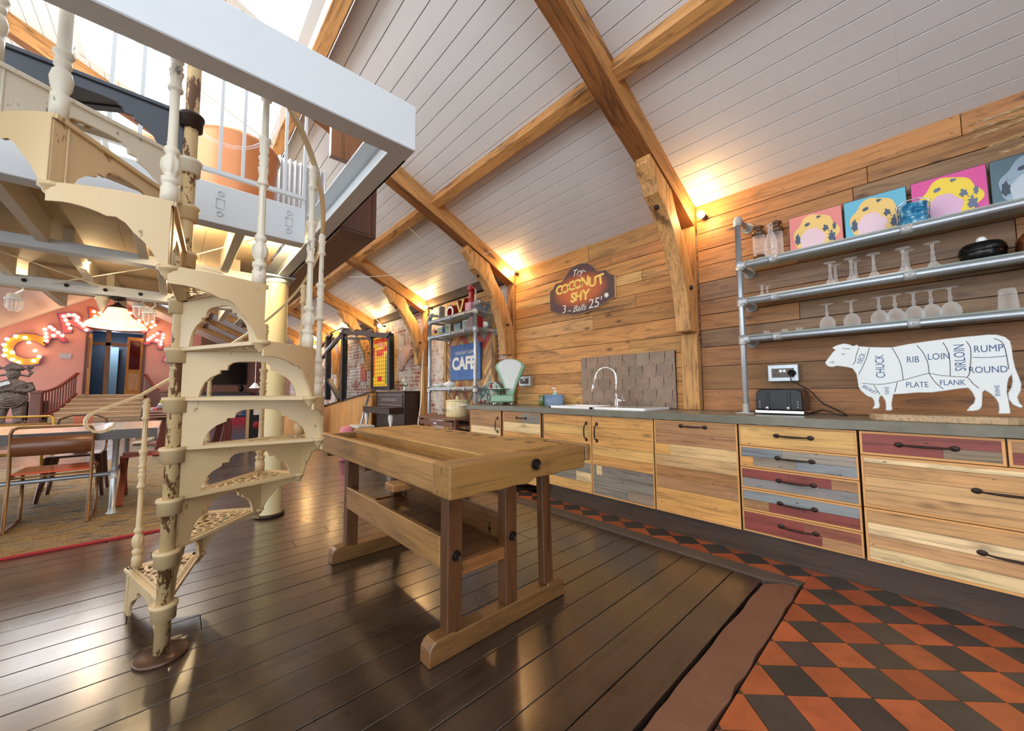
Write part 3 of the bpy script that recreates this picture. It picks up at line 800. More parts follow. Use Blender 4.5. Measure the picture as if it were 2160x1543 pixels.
# balusters
def bal_prof(z0, hgt=.85):
    P_ = [(.026, 0), (.026, .05), (.022, .055), (.022, .065), (.026, .068), (.026, .085), (.015, .09), (.022, .10), (.029, .115), (.031, .13), (.028, .148), (.018, .16), (.016, .165), (.022, .172), (.024, .18), (.020, .19), (.014, .195),
          (.016, .205), (.0145, .21), (.0135, .36), (.0135, .385), (.016, .39), (.022, .393), (.023, .40), (.018, .41), (.016, .43), (.021, .455), (.022, .46), (.013, .466), (.018, .474), (.018, .482), (.014, .488), (.020, .497), (.020, .506), (.013, .512),
          (.019, .53), (.017, .55), (.018, .562), (.024, .575), (.023, .583), (.0135, .588), (.0125, .72), (.0125, .735), (.021, .742), (.021, .75), (.016, .757), (.016, .79), (.021, .815), (.014, .82), (.018, .828), (.017, .84), (.012, .85)]
    return [(r, z0 + z * hgt / .85) for r, z in P_]
def fl_(z0): return lambda z: .28 if (.21 < z - z0 < .36 or .59 < z - z0 < .73) else (.14 if .10 < z - z0 < .16 or .41 < z - z0 < .46 or .53 < z - z0 < .575 or .757 < z - z0 < .815 else 0)
for k in range(1, 9):
    z = RH * k; p = pol(BA[k - 1] - (1 if k > 1 else 3), .548, 0)
    MB().lathe([(r * (.8 if k < 3 else .9), q) for r, q in bal_prof(z)], (p[0], p[1], 0), 32, flute=fl_(z)).build('baluster', 'cream' if k < 5 else 'whitechip', ST)
for k in (9, 10):
    z = RH * k; p = pol(BA[k - 1] - 1, .548, 0)
    MB().lathe([(.021, z), (.021, z + .075), (.016, z + .08), (.023, z + .10), (.026, z + .125), (.021, z + .15), (.014, z + .16), (.020, z + .168), (.019, z + .185), (.014, z + .19), (.024, z + .205), (.023, z + .215), (.016, z + .222), (.015, z + 1.1)], (p[0], p[1], 0), 28).build('newel_post', 'whitechip', ST)
# handrail with scrolled end
pts = []
s = pol(194.5, .548, RH + .86); d = Vector((math.cos(R_(194.5 + 88)), math.sin(R_(194.5 + 88)), 0))
for t in (1.0, .9, .8, .7, .6, .5, .4, .3, .2, .1):
    a = t * 1.45 * PI; rr = .05
    pts.append((s[0] - .0 + d.x * (.13 + rr * math.sin(a)), s[1] + d.y * (.13 + rr * math.sin(a)), s[2] - .07 - rr + rr * math.cos(a)))
for i in range(0, 71):
    t = i / 10; k0 = int(min(t, 6.999)); a = lerp(BA[k0], BA[k0 + 1], t - k0)
    pts.append(pol(a, .548, RH * (1 + t) + .862))
MB().tube(pts, .012, 8, flat=(.034, .012)).build('handrail', 'cream', ST, bevel=.003)
# ---------------------------------------------------------------- kitchen run
O_, L_, G_, B_, R2, Y_, GR = '#d9a05a', '#eccf9c', '#8b8276', '#b08258', '#8c443c', '#e0b06a', '#8c9194'
FY = 2.84
def bar_handle(parent, x, z, ln, vert=False, name='handle'):
    b = MB(); n = 10; pts = []
    for i in range(n + 1):
        t = i / n - .5; o = -.034 * (1 - (2 * t) ** 4) - .004
        pts.append((x, FY + o, z + t * ln) if vert else (x + t * ln, FY + o, z))
    b.tube(pts, [.0035 + .003 * math.sin(PI * i / n) for i in range(n + 1)], 8)
    for s in (-.5, .5):
        c = (x, FY - .002, z + s * ln) if vert else (x + s * ln, FY - .002, z)
        b.ball(c, .014, 12, sc=((1, .4, 1.3) if vert else (1.3, .4, 1)))
    return b.build(name, 'iron', parent)
def front(parent, name, x0, x1, z0, z1, rows, strip=.011, edge='#d9a060'):
    """door or drawer front: pale edge strip round a field of reclaimed boards"""
    b = MB(); b.box((x0 + .001, FY + .004, z0), (x1 - .001, FY + .022, z1), H('#3a2616'))
    for a, c in (((x0 + .0015, FY - .001, z0), (x1 - .0015, FY + .02, z0 + strip)), ((x0 + .0015, FY - .001, z1 - strip), (x1 - .0015, FY + .02, z1)),
                 ((x0 + .0015, FY - .001, z0 + strip), (x0 + strip, FY + .02, z1 - strip)), ((x1 - strip, FY - .001, z0 + strip), (x1 - .0015, FY + .02, z1 - strip))):
        b.box(a, c, jit(H(edge), .05), mi=1)
    n = len(rows); hh = (z1 - z0 - 2 * strip) / sum(r[1] if isinstance(r, tuple) and not isinstance(r[0], tuple) and not isinstance(r[1], str) else 1 for r in rows)
    z = z1 - strip
    for r in rows:
        k = 1
        if isinstance(r, tuple) and not isinstance(r[1], str) and not isinstance(r[0], tuple): r, k = r
        segs = r if isinstance(r, list) else [(1, r)]
        x = x0 + strip; W_ = x1 - x0 - 2 * strip; zb = z - hh * k
        for f, c in segs:
            b.box((x + .0004, FY + random.uniform(0, .0015), zb + .001), (x + W_ * f - .0005, FY + .018, z - .001), jit(H(c), .07), grain='X'); x += W_ * f
        z = zb
    return b.build(name, ['pallet', 'pale'], parent)
def carcass(T, x0, x1, legs=True):
    return MB().box((x0 + .002, FY + .024, .165), (x1 - .002, 3.42, .862), H('#a87a48')).build('carcass', 'pallet', T)
T = thing('base_cabinet', 'narrow pallet wood kitchen cabinet at the far left end, upright curved handle', 'cabinet', (-3.64, 3.1, .1), 'kitchen cabinets')
MB().box((-3.955, 2.845, .05), (-3.925, 3.42, .862), H('#6e4c33')).box((-3.32, 2.85, .05), (-3.29, 3.42, .862), H('#6e4c33')).build('side_panel', 'redwood', T, bevel=.002)
carcass(T, -3.92, -3.33); front(T, 'door', -3.922, -3.325, .11, .862, [B_, B_, (L_, 1), Y_, [(.3, B_), (.7, G_)], B_, O_, O_])
bar_handle(T, -3.385, .70, .16, True)
T = thing('base_cabinet', 'pallet wood cabinet with a small level handle, second from the far end', 'cabinet', (-3.0, 3.1, .1), 'kitchen cabinets')
MB().box((-2.685, 2.85, .05), (-2.652, 3.42, .862), H('#6e4c33')).build('side_panel', 'redwood', T, bevel=.002)
carcass(T, -3.285, -2.69); front(T, 'door', -3.287, -2.69, .11, .862, [[(.5, B_), (.5, G_)], (L_, 1), O_, L_, L_, O_, Y_])
bar_handle(T, -2.985, .80, .14)
T = thing('base_cabinet', 'two door pallet wood cabinet under the sink, grey boards low down', 'cabinet', (-2.06, 3.1, .1), 'kitchen cabinets')
carcass(T, -2.648, -1.462)
front(T, 'door', -2.648, -2.06, .165, .862, [O_, Y_, O_, O_, Y_, [(.25, O_), (.75, G_)], [(.7, G_), (.3, L_)], Y_])
front(T, 'door', -2.056, -1.464, .165, .862, [O_, O_, O_, Y_, O_, [(.06, G_), (.1, L_), (.84, G_)], G_, [(.6, '#93887c'), (.4, '#a08a78')]])
bar_handle(T, -2.115, .72, .15, True); bar_handle(T, -2.0, .72, .15, True)
T = thing('base_cabinet', 'pallet wood cabinet with one level handle and rust streaks, right of the sink', 'cabinet', (-1.16, 3.1, .1), 'kitchen cabinets')
carcass(T, -1.46, -.864); front(T, 'door', -1.458, -.866, .165, .862, [B_, B_, [(.2, O_), (.8, '#d8b27c')], '#d5ab76', ['', 0] and '#b5824f', B_, O_, O_])
bar_handle(T, -1.16, .825, .17)
T = thing('drawer_cabinet', 'five drawer pallet wood unit with red and grey boards', 'cabinet', (-.56, 3.1, .1), 'kitchen cabinets')
carcass(T, -.86, -.266)
rr = [[Y_], [[(.4, GR), (.6, '#a09486')], [(.12, O_), (.4, '#97897a'), (.48, GR)]], [[(.8, R2), (.2, B_)], '#8c8a86'], [GR, [(.25, B_), (.75, R2)]], [[(.55, R2), (.45, '#9a5a46')], [(.7, R2), (.3, B_)]]]
for i, r in enumerate(rr):
    z1 = .862 - i * .1395; dr = front(T, 'drawer', -.858, -.268, z1 - .136, z1, r, .010)
    bar_handle(dr, -.56, z1 - .06, .17)
T = thing('drawer_cabinet', 'wide drawer unit at the right end below the cow sign', 'cabinet', (.24, 3.1, .1), 'kitchen cabinets')
carcass(T, -.262, .74)
for x0, x1, r in ((-.26, .236, [[(1, R2)], [(.62, R2), (.38, '#8d7a60')]]), (.240, .738, [B_, [(.6, R2), (.4, B_)]])):
    dr = front(T, 'drawer', x0, x1, .735, .862, r, .012); bar_handle(dr, (x0 + x1) / 2 - .0, .80, .19)
dr = front(T, 'drawer', -.26, .738, .452, .731, [(L_, .35), '#cb9a62', '#d3a670', '#d0a06a'], .012); bar_handle(dr, .24, .61, .2)
dr = front(T, 'drawer', -.26, .738, .165, .448, ['#cfa068', L_, '#cf9f6c', L_], .012); bar_handle(dr, .24, .325, .2)
tag(MB().box((-2.64, 2.905, .0), (1.4, 2.93, .166), H('#4a3a31')).build('plinth_board', 'darkwood', bevel=.002), 'dark scuffed plinth board under the kitchen cabinets', 'plinth')
tag(MB().box((.744, 2.864, .165), (1.3, 3.42, .862), H('#b48650')).build('end_cabinet', 'pallet'), 'plain cabinet past the right end of the drawers', 'cabinet')
def wtm():
    m, nt, b = base('polished_concrete'); v = coords(nt, (1, 1, 1)); n = noise(nt, v, 9, 5, .7); n2 = noise(nt, v, 80, 2)
    c = mixc(nt, n, H('#565548'), H('#8d897a')); c = mixc(nt, ramp(nt, n2, [(.68, gray(0)), (.8, gray(.5))]), c, H('#b7b2a4'))
    nt.links.new(c, b.inputs['Base Color']); b.inputs['Roughness'].default_value = .3; bump(nt, b, n, .25, .004); return m
M['worktop'] = wtm()
wt = MB(); N = 90
def wrow(x):
    e = random.uniform(-.003, .002); return [(x, 2.817, .868 + e), (x, 2.815, .9165), (x, 2.8185, .92), (x, 3.425, .92), (x, 3.425, .868)]
vs = []
for i in range(N + 1): vs += wrow(lerp(-3.985, 1.35, i / N))
fs = [(0, 1, 2, 3, 4), tuple(5 * N + i for i in (4, 3, 2, 1, 0))]
for i in range(N):
    for k in range(5): fs.append((5 * i + k, 5 * i + 5 + k, 5 * i + 5 + (k + 1) % 5, 5 * i + (k + 1) % 5))
wt.add(vs, fs)
tag(wt.build('worktop', 'worktop'), 'long grey green polished concrete worktop with rough front edge', 'worktop')
# copper shingle splashback
M['shingle'] = None
def shm():
    m, nt, b = base('weathered_copper_shingle'); a = nt.nodes.new('ShaderNodeAttribute'); a.attribute_name = 'col'
    v = coords(nt, (1, 1, 1)); n = noise(nt, v, 14, 4, .7)
    c = mixc(nt, 1, a.outputs['Color'], ramp(nt, n, [(.3, gray(.8)), (.7, gray(1.15))]), 'MULTIPLY')
    c = mixc(nt, ramp(nt, noise(nt, v, 22, 3, .6), [(.66, gray(0)), (.72, gray(.8))]), c, H('#5f9486'))
    nt.links.new(c, b.inputs['Base Color']); b.inputs['Roughness'].default_value = .45; b.inputs['Metallic'].default_value = .25; return m
M['shingle'] = shm()
s = MB(); X0, X1, Zt, Zb = -2.585, -1.525, 1.462, .925
s.box((X0, 3.418, Zb), (X1, 3.43, Zt), H('#39332a'))
for r in range(5):
    zt = Zt - r * .118; x = X0 - (.0 if r % 2 else .07)
    while x < X1 - .02:
        w = .148 + random.uniform(-.006, .006); a, b_ = max(x, X0), min(x + w - .006, X1); zb = max(zt - .128, Zb)
        if b_ - a > .02:
            rad = min(.042, (b_ - a) / 3)
            pts = [(a, zt)] + ([(a, zb + rad)] + [(a + rad + rad * math.cos(R_(t)), zb + rad + rad * math.sin(R_(t))) for t in (210, 240, 270)] + [(b_ - rad + rad * math.cos(R_(t)), zb + rad + rad * math.sin(R_(t))) for t in (270, 300, 330)] + [(b_, zb + rad)] if zb > Zb + .001 else [(a, zb), (b_, zb)]) + [(b_, zt)]
            yy = 3.413 - (4 - r) * .0034
            if r: pts = [(u, v + (.05 if v == zt else 0)) for u, v in pts]
            s.prism(pts, yy, yy + .003, 'Y', jit(H('#84705f'), .13))
        x += w
tag(s.build('shingle_splashback', 'shingle'), 'square panel of round cornered copper brown shingles behind the tap', 'splashback')
# sink and tap
T = thing('kitchen_sink', 'white ceramic inset sink in the concrete worktop', 'sink', (-2.09, 3.1, .92))
x0, x1, y0, y1 = -2.63, -1.56, 2.885, 3.36
def rr_(x0, x1, y0, y1, r): return [p for cx, cy, a in ((x1 - r, y1 - r, 0), (x0 + r, y1 - r, 90), (x0 + r, y0 + r, 180), (x1 - r, y0 + r, 270)) for p in arc(cx, cy, r, a, a + 90, 4)]
b = MB(); out = rr_(x0, x1, y0, y1, .03); inn = rr_(x0 + .05, x0 + .52, y0 + .05, y1 - .09, .05); n = len(out)
b.prism(rr_(x0 + .56, x1, y0, y1, .03), .9205, .944, 'Z'); b.prism(rr_(x0, x0 + .57, y1 - .08, y1, .01), .9205, .944, 'Z'); b.prism(rr_(x0, x0 + .57, y0, y0 + .05, .01), .9205, .944, 'Z')
b.prism(rr_(x0, x0 + .05, y0, y1, .01), .9205, .9441, 'Z'); b.prism(rr_(x0 + .51, x0 + .57, y0, y1, .01), .9205, .9441, 'Z')
b.build('rim', 'ceramic', T, bevel=.004, seg=2)
MB().box((x0 + .05, y0 + .05, .921), (x0 + .51, y1 - .08, .9225)).build('bowl', 'ceramic', T)
T = thing('kitchen_tap', 'chrome gooseneck mixer tap rising from the white sink', 'tap', (-2.05, 3.24, .934))
bx, by = -2.045, 3.25
MB().lathe([(.03, .934), (.03, .940), (.024, .945), (.021, .95), (.021, 1.06), (.017, 1.065)], (bx, by, 0), 20).build('body', 'chrome', T)
pts = [(bx, by, 1.05), (bx, by, 1.22)] + [(bx - .10 + .10 * math.cos(R_(a)), by - .03 + .03 * math.cos(R_(a)), 1.22 + .105 * math.sin(R_(a))) for a in range(15, 166, 15)] + [(bx - .215, by - .064, 1.19)]
MB().tube(pts, .0125, 12).build('spout', 'chrome', T)
MB().cyl((bx - .214, by - .063, 1.20), (bx - .238, by - .07, 1.09), .0165, 14).build('spray_head', 'chrome', T)
MB().cyl((bx + .015, by, 1.0), (bx + .075, by - .01, 1.0), .017, 14).cyl((bx + .065, by - .01, 1.0), (bx + .085, by - .03, 1.065), .004, 8).build('lever', 'chrome', T)
# coconut shy sign
def signm():
    m, nt, b = base('painted_sign'); tc = nt.nodes.new('ShaderNodeTexCoord'); mp = nt.nodes.new('ShaderNodeMapping')
    mp.inputs['Location'].default_value = (2.60, 0, -2.245); mp.inputs['Scale'].default_value = (1, 0, 1.9); mp.vector_type = 'TEXTURE' if False else 'POINT'
    mp.inputs['Location'].default_value = (2.60, 0, -2.245 * 1.9)
    nt.links.new(tc.outputs['Object'], mp.inputs[0])
    ln = nt.nodes.new('ShaderNodeVectorMath'); ln.operation = 'LENGTH'; nt.links.new(mp.outputs[0], ln.inputs[0])
    c = ramp(nt, ln.outputs['Value'], [(.1, H('#d9713a')), (.28, H('#b55a30')), (.40, H('#54393a')), (1, H('#443a40'))])
    n = noise(nt, tc.outputs['Object'], 40, 4, .7)
    c = mixc(nt, ramp(nt, n, [(.66, gray(0)), (.75, gray(.3))]), c, H('#8d8384'))
    nt.links.new(c, b.inputs['Base Color']); b.inputs['Roughness'].default_value = .45; return m
T = thing('fairground_sign', 'shaped brown fairground sign reading COCONUT SHY on the plank wall', 'sign', P(1231, 610, 'Y', 3.41))
def cs(u, v, y=3.41): return P(1150 + u / 11.02, 540 + v / 11.02, 'Y', y)
ol = [(115, 835), (190, 775), (235, 660), (375, 620), (430, 560), (560, 340), (640, 265), (750, 205), (850, 175), (980, 172), (1100, 240), (1175, 320), (1215, 370), (1330, 345), (1420, 325), (1460, 390), (1540, 440), (1610, 445), (1620, 960), (1540, 985), (1400, 1090), (1150, 1230), (900, 1320), (700, 1365), (450, 1360), (250, 1325), (120, 1280)]
ol = [cs(*p) for p in ol]; ol = [(p.x, p.z) for p in ol]
MB().prism(ol, 3.405, 3.429, 'Y').build('board', signm(), T, bevel=.002)
cxm = sum(p[0] for p in ol) / len(ol); czm = sum(p[1] for p in ol) / len(ol)
big = [(cxm + (p[0] - cxm) * 1.012, czm + (p[1] - czm) * 1.015) for p in ol]
MB().prism(big, 3.409, 3.428, 'Y', H('#c9a878')).build('edge', 'pale', T)
M['yellowpaint'] = plain('yellow_paint', '#fbd468', .5, var=.08); M['whitepaint'] = plain('white_paint', '#e9e4dc', .5, var=.04)
for ch, u, v, sz, rot in (('C', 325, 815, .15, 8), ('O', 462, 775, .15, 4), ('C', 612, 712, .15, 4), ('O', 755, 668, .15, 0), ('N', 918, 605, .155, -4), ('U', 1098, 615, .15, -2), ('T', 1285, 555, .155, 6), ('S', 645, 985, .155, -6), ('H', 775, 950, .145, -4), ('Y', 942, 915, .16, -6)):
    p = cs(u, v, 3.404)
    text('letter', ch, 'yellowpaint', T, p, (math.cos(R_(rot)), 0, math.sin(R_(rot))), (-math.sin(R_(rot)), 0, math.cos(R_(rot))), sz, .002, bold=.005)
for tx_, u, v, sz, sh in (('Try-', 770, 385, .11, .35), ('3', 440, 1250, .135, .1), ('~', 555, 1275, .10, .2), ('Balls', 785, 1220, .105, .45), ("25'", 1150, 1105, .15, .15)):
    text('small_lettering', tx_, 'whitepaint', T, cs(u, v, 3.404), (1, 0, 0), (0, 0, 1), sz, .002, shear=sh)
p = cs(1420, 915, 3.403); MB().lathe([(0, -.001), (.027, -.001), (.027, .003)], (p.x, p.y, p.z), 16, axis='Y').build('white_dot', 'whitepaint', T)
# sockets
def socket(T, p00, p11, y, plug=False, sideknob=False):
    x0, x1, z0, z1 = p00.x, p11.x, p11.z, p00.z
    MB().box((x0, y - .045, z0), (x1, y + .03, z1)).build('metal_box', 'galv', T, bevel=.006, seg=2)
    MB().box((x0 + .025, y - .048, z0 + .03), (x1 - .025, y - .044, z1 - .03)).build('face_plate', plain('dark_face_plate', '#5b5049', .4, .6), T)
    w_ = x1 - x0; zc_ = (z0 + z1) / 2
    for i, f in enumerate((.3, .7)):
        if plug and i == 1: continue
        q = MB(); xx = x0 + w_ * f
        q.box((xx - .004, y - .050, zc_ + .008), (xx + .004, y - .047, zc_ + .022)); q.box((xx - .018, y - .050, zc_ - .016), (xx - .006, y - .047, zc_ - .008)); q.box((xx + .006, y - .050, zc_ - .016), (xx + .018, y - .047, zc_ - .008))
        q.build('outlet', 'black', T)
    MB().box((x0 + w_ / 2 - .02, y - .051, zc_ + .006), (x0 + w_ / 2 - .003, y - .047, zc_ + .024)).build('switch', 'ceramic', T)
    MB().box((x0 + w_ / 2 + .003, y - .051, zc_ + .006), (x0 + w_ / 2 + .02, y - .047, zc_ + .024)).build('switch', 'ceramic', T)
T = thing('socket_box', 'metal double socket on the planks above the black toaster', 'socket', P(1655, 788, 'Y', 3.4), 'metal wall sockets')
socket(T, P(1621, 771, 'Y', 3.385), P(1687, 805, 'Y', 3.385), 3.40, plug=True)
T = thing('socket_box', 'metal double socket on the planks right of the green scales', 'socket', P(1110, 805, 'Y', 3.4), 'metal wall sockets')
socket(T, P(1098, 795, 'Y', 3.385), P(1121, 815, 'Y', 3.385), 3.40)
# toaster, plug and flex
T = thing('toaster', 'black four slice toaster with chrome base on the worktop', 'toaster', (-.69, 3.2, .92))
x0, x1, y0, y1 = -.822, -.548, 3.11, 3.36
MB().prism([(x0 - .004, .925), (x1 + .004, .925), (x1 + .004, .95), (x0 - .004, .95)], y0 - .006, y1, 'Y').build('base', 'chrome', T, bevel=.006, seg=2)
pr = [(x0, .95), (x1, .95), (x1 - .004, 1.06)] + [(x1 - .04 + .035 * math.cos(R_(a)), 1.062 + .035 * math.sin(R_(a))) for a in (20, 45, 70, 90)] + [(x0 + .04 + .035 * math.cos(R_(a)), 1.062 + .035 * math.sin(R_(a))) for a in (90, 110, 135, 160)] + [(x0 + .004, 1.06)]
M['gloss'] = plain('gloss_black', '#050608', .22, 0, var=0, coat=0, spec=.35)
MB().prism(pr, y0, y1, 'Y').build('body', 'gloss', T, bevel=.008, seg=3)
for f in (.28, .72):
    xx = lerp(x0, x1, f)
    MB().box((xx - .011, y0 - .003, .965), (xx + .011, y0 + .002, 1.075)).build('lever_slot', 'black', T, bevel=.003)
    MB().ball((xx - .002, y0 - .014, .968), .012, 12).build('lever', 'chrome', T)
for f in (.10, .90):
    for zz in (.972, .99, 1.008): MB().ball((lerp(x0, x1, f), y0 - .002, zz), .005, 8).build('button', 'chrome', T)
for (xa, ya, yb) in ((-.76, 3.14, 3.33), (-.72, 3.14, 3.33), (-.655, 3.14, 3.33), (-.615, 3.14, 3.33)):
    MB().box((xa - .012, ya, 1.094), (xa + .012, yb, 1.0985)).build('bread_slot', 'black', T)
T = thing('plug_and_flex', 'black plug and curling flex from the wall socket to the toaster', 'cable', (-.655, 3.34, 1.21))
px_, pz_ = -.645, 1.215
MB().lathe([(.024, 0), (.024, -.018), (.016, -.03)], (px_, 3.352, pz_), 16, axis='Y').build('plug', 'black', T)
fx = [(px_, 3.325, pz_), (px_ + .0, 3.31, pz_ - .05), (px_ + .03, 3.32, 1.14), (px_ + .10, 3.36, 1.08), (px_ + .16, 3.37, 1.0), (px_ + .24, 3.33, .955), (px_ + .30, 3.22, .927), (px_ + .26, 3.19, .93), (px_ + .19, 3.2, .955), (px_ + .14, 3.24, .94), (px_ + .105, 3.28, .93)]
def smooth(pts, n=6):
    P_ = [Vector(p) for p in pts]; out = []
    for i in range(len(P_) - 1):
        a = P_[max(i - 1, 0)]; b = P_[i]; c = P_[i + 1]; d = P_[min(i + 2, len(P_) - 1)]
        for k in range(n):
            t = k / n; out.append(.5 * ((2 * b) + (c - a) * t + (2 * a - 5 * b + 4 * c - d) * t * t + (3 * b - a - 3 * c + d) * t ** 3))
    out.append(P_[-1]); return out
MB().tube(smooth(fx), .0038, 8).build('flex', 'black', T)

# butcher's cow
T = thing('butcher_cow_sign', 'white enamel cow with butcher cut names standing on a wooden board', 'sign', P(1960, 880, 'Y', 3.0))
def cw(u, v, y=3.0): return P(1520 + u / 3.375, 680 + v / 3.375, 'Y', y)
co = [(747, 285), (770, 255), (797, 218), (818, 200), (793, 184), (830, 165), (880, 153), (920, 160), (945, 172), (975, 160), (982, 172), (1060, 178), (1140, 180), (1220, 180), (1330, 158), (1450, 140), (1600, 120), (1740, 105), (1850, 95), (1900, 90), (1960, 90), (2020, 105), (2058, 135), (2070, 180), (2080, 260), (2097, 330), (2120, 385), (2140, 440), (2136, 490), (2112, 535), (2125, 575), (2155, 603), (2130, 612), (2080, 590), (2048, 552), (2043, 505), (2066, 465), (2075, 420), (2068, 378), (2050, 400), (2040, 440), (2036, 500), (2046, 545), (2055, 600), (2062, 640), (2060, 653), (1975, 653), (1980, 620), (1975, 580), (1955, 545), (1920, 512), (1880, 487), (1864, 500), (1862, 560), (1860, 598), (1842, 625), (1800, 634), (1747, 634), (1770, 602), (1800, 578), (1810, 545), (1790, 502), (1760, 470), (1700, 475), (1600, 490), (1500, 503), (1400, 503), (1300, 512), (1232, 515), (1222, 560), (1218, 595), (1226, 614), (1218, 630), (1175, 630), (1178, 600), (1172, 560), (1150, 525), (1137, 530), (1128, 560), (1136, 590), (1130, 615), (1080, 618), (1096, 590), (1092, 560), (1080, 540), (1040, 525), (1000, 490), (982, 460), (975, 410), (968, 372), (940, 332), (900, 322), (860, 316), (830, 313), (800, 322), (770, 318), (750, 302)]
cp_ = [cw(*p) for p in co]; cp_ = [(p.x, p.z) for p in cp_]
cowm = MB().prism(cp_, 2.985, 3.015, 'Y').build('cow_body', plain('white_enamel', '#cfd4d3', .22, var=.05, coat=.6), T, bevel=.009, seg=3)
M['blueink'] = plain('navy_ink', '#2b4d7c', .5, var=.1); M['thinink'] = plain('dark_line_ink', '#33383f', .5)
for body, u, v, sz, up in (('RUMP', 1905, 190, .062, 0), ('ROUND', 1902, 340, .058, 0), ('RIB', 1368, 268, .06, 0), ('LOIN', 1553, 246, .06, 0), ('PLATE', 1398, 447, .053, 0), ('FLANK', 1650, 432, .05, 0), ('SIRLOIN', 1706, 252, .066, 1), ('CHUCK', 1138, 315, .066, 1), ('NECK', 1003, 258, .042, 2), ('SHIN', 1182, 488, .034, 4), ('BRISKET', 1060, 482, .034, 3), ('SHANK', 1968, 490, .03, 4)):
    ux, uy = [((1, 0, 0), (0, 0, 1)), ((0, 0, 1), (-1, 0, 0)), ((.35, 0, .94), (-.94, 0, .35)), ((.75, 0, -.6), (.6, 0, .75)), ((0, 0, -1), (1, 0, 0))][up]
    text('cut_name', body, 'blueink', T, cw(u, v, 2.9845), ux, uy, sz * .80, .0008, bold=0, xs=.72)
lines = [[(985, 180), (965, 240), (958, 280), (940, 303)], [(1058, 182), (1040, 250), (1010, 320), (982, 373)], [(1220, 182), (1255, 240), (1285, 310), (1300, 410)], [(1397, 165), (1440, 215), (1475, 290), (1484, 365)], [(1583, 145), (1615, 200), (1632, 280), (1635, 383)], [(1748, 135), (1780, 190), (1778, 320), (1768, 375), (1750, 393)],
         [(1945, 115), (2000, 140), (2025, 190), (2040, 260), (2052, 335)], [(1793, 250), (1900, 252), (2035, 240)], [(1008, 435), (1150, 442), (1300, 412), (1400, 385), (1484, 365), (1560, 378), (1680, 388), (1755, 395), (1800, 440), (1840, 470)], [(1484, 365), (1530, 430), (1585, 475)], [(1090, 447), (1135, 515)], [(1258, 428), (1240, 500)], [(865, 182), (885, 190), (922, 190)], [(780, 290), (800, 280), (803, 295)], [(862, 222), (875, 232), (884, 222)]]
for l in lines:
    MB().tube(smooth([cw(u, v, 2.9845) for u, v in l], 5), .0014, 5).build('cut_line', 'thinink', T)
b = MB(); b.prism(rr_(P(1829, 882, 'Z', .92).x + .02, .315, 2.885, 3.12, .10), .9205, .9545, 'Z', H('#b99a75')); b.build('base_board', 'pallet', T, bevel=.003)

# ---------------------------------------------------------------- pipe shelving, right
def fl(b, p, d, r=.042):
    p = Vector(p); d = Vector(d); b.cyl(p, p + d * .010, r, 20); b.cyl(p + d * .008, p + d * .045, .027, 16)
PX, PY = -.900, 3.17
T = thing('pipe_shelving', 'galvanised pipe shelving with three clear shelves over the toaster', 'shelf', (PX, PY, .92))
b = MB(); b.cyl((PX, PY, .93), (PX, PY, 2.39), .020, 16); b.build('upright', 'galv', T)
MB().lathe([(.05, .9205), (.05, .926), (.024, .93), (.024, .99)], (PX, PY, 0), 20).box((PX - .06, PY - .045, .9205), (PX + .06, PY + .045, .924)).build('foot_plate', 'fitting', T)
MB().tube([(PX, PY, 2.35), (PX, PY, 2.39), (PX, PY + .01, 2.405), (PX, PY + .03, 2.41), (PX, PY + .05, 2.41)], .026, 14).build('elbow', 'fitting', T)
b = MB(); b.cyl((PX, PY + .03, 2.41), (PX, 3.42, 2.41), .020, 14); b.build('wall_stub', 'galv', T); b = MB(); fl(b, (PX, 3.429, 2.41), (0, -1, 0)); b.build('wall_flange', 'fitting', T)
SH = [2.035, 1.757, 1.47]
M['shelfglass'] = glassmat('greenish_shelf_glass', '#cfe0d8', .06, .38)
for z in SH:
    MB().cyl((PX, PY, z), (1.5, PY, z), .020, 16).build('rail', 'galv', T)
    b = MB(); b.cyl((PX, PY, z - .034), (PX, PY, z + .034), .027, 16); b.cyl((PX + .01, PY, z), (PX + .05, PY, z), .027, 16); b.cyl((PX, PY + .01, z - .0), (PX, PY + .05, z), .027, 16); b.build('tee_fitting', 'fitting', T)
    MB().cyl((PX, PY + .02, z), (PX, 3.42, z), .019, 14).build('wall_stub', 'galv', T)
    b = MB(); fl(b, (PX, 3.429, z), (0, -1, 0)); b.build('wall_flange', 'fitting', T)
    for xx in (-.68, -.02, .64):
        b = MB(); b.cyl((xx - .025, PY, z), (xx + .025, PY, z), .0245, 16); b.ball((xx, PY - .024, z + .002), .008, 10); b.build('joint_clamp', 'fitting', T)
    MB().box((PX + .03, PY - .005, z + .021), (1.45, 3.42, z + .031)).build('shelf_board', 'shelfglass', T)
def sx(px, py, y=3.30): return P(px, py, 'Y', y).x
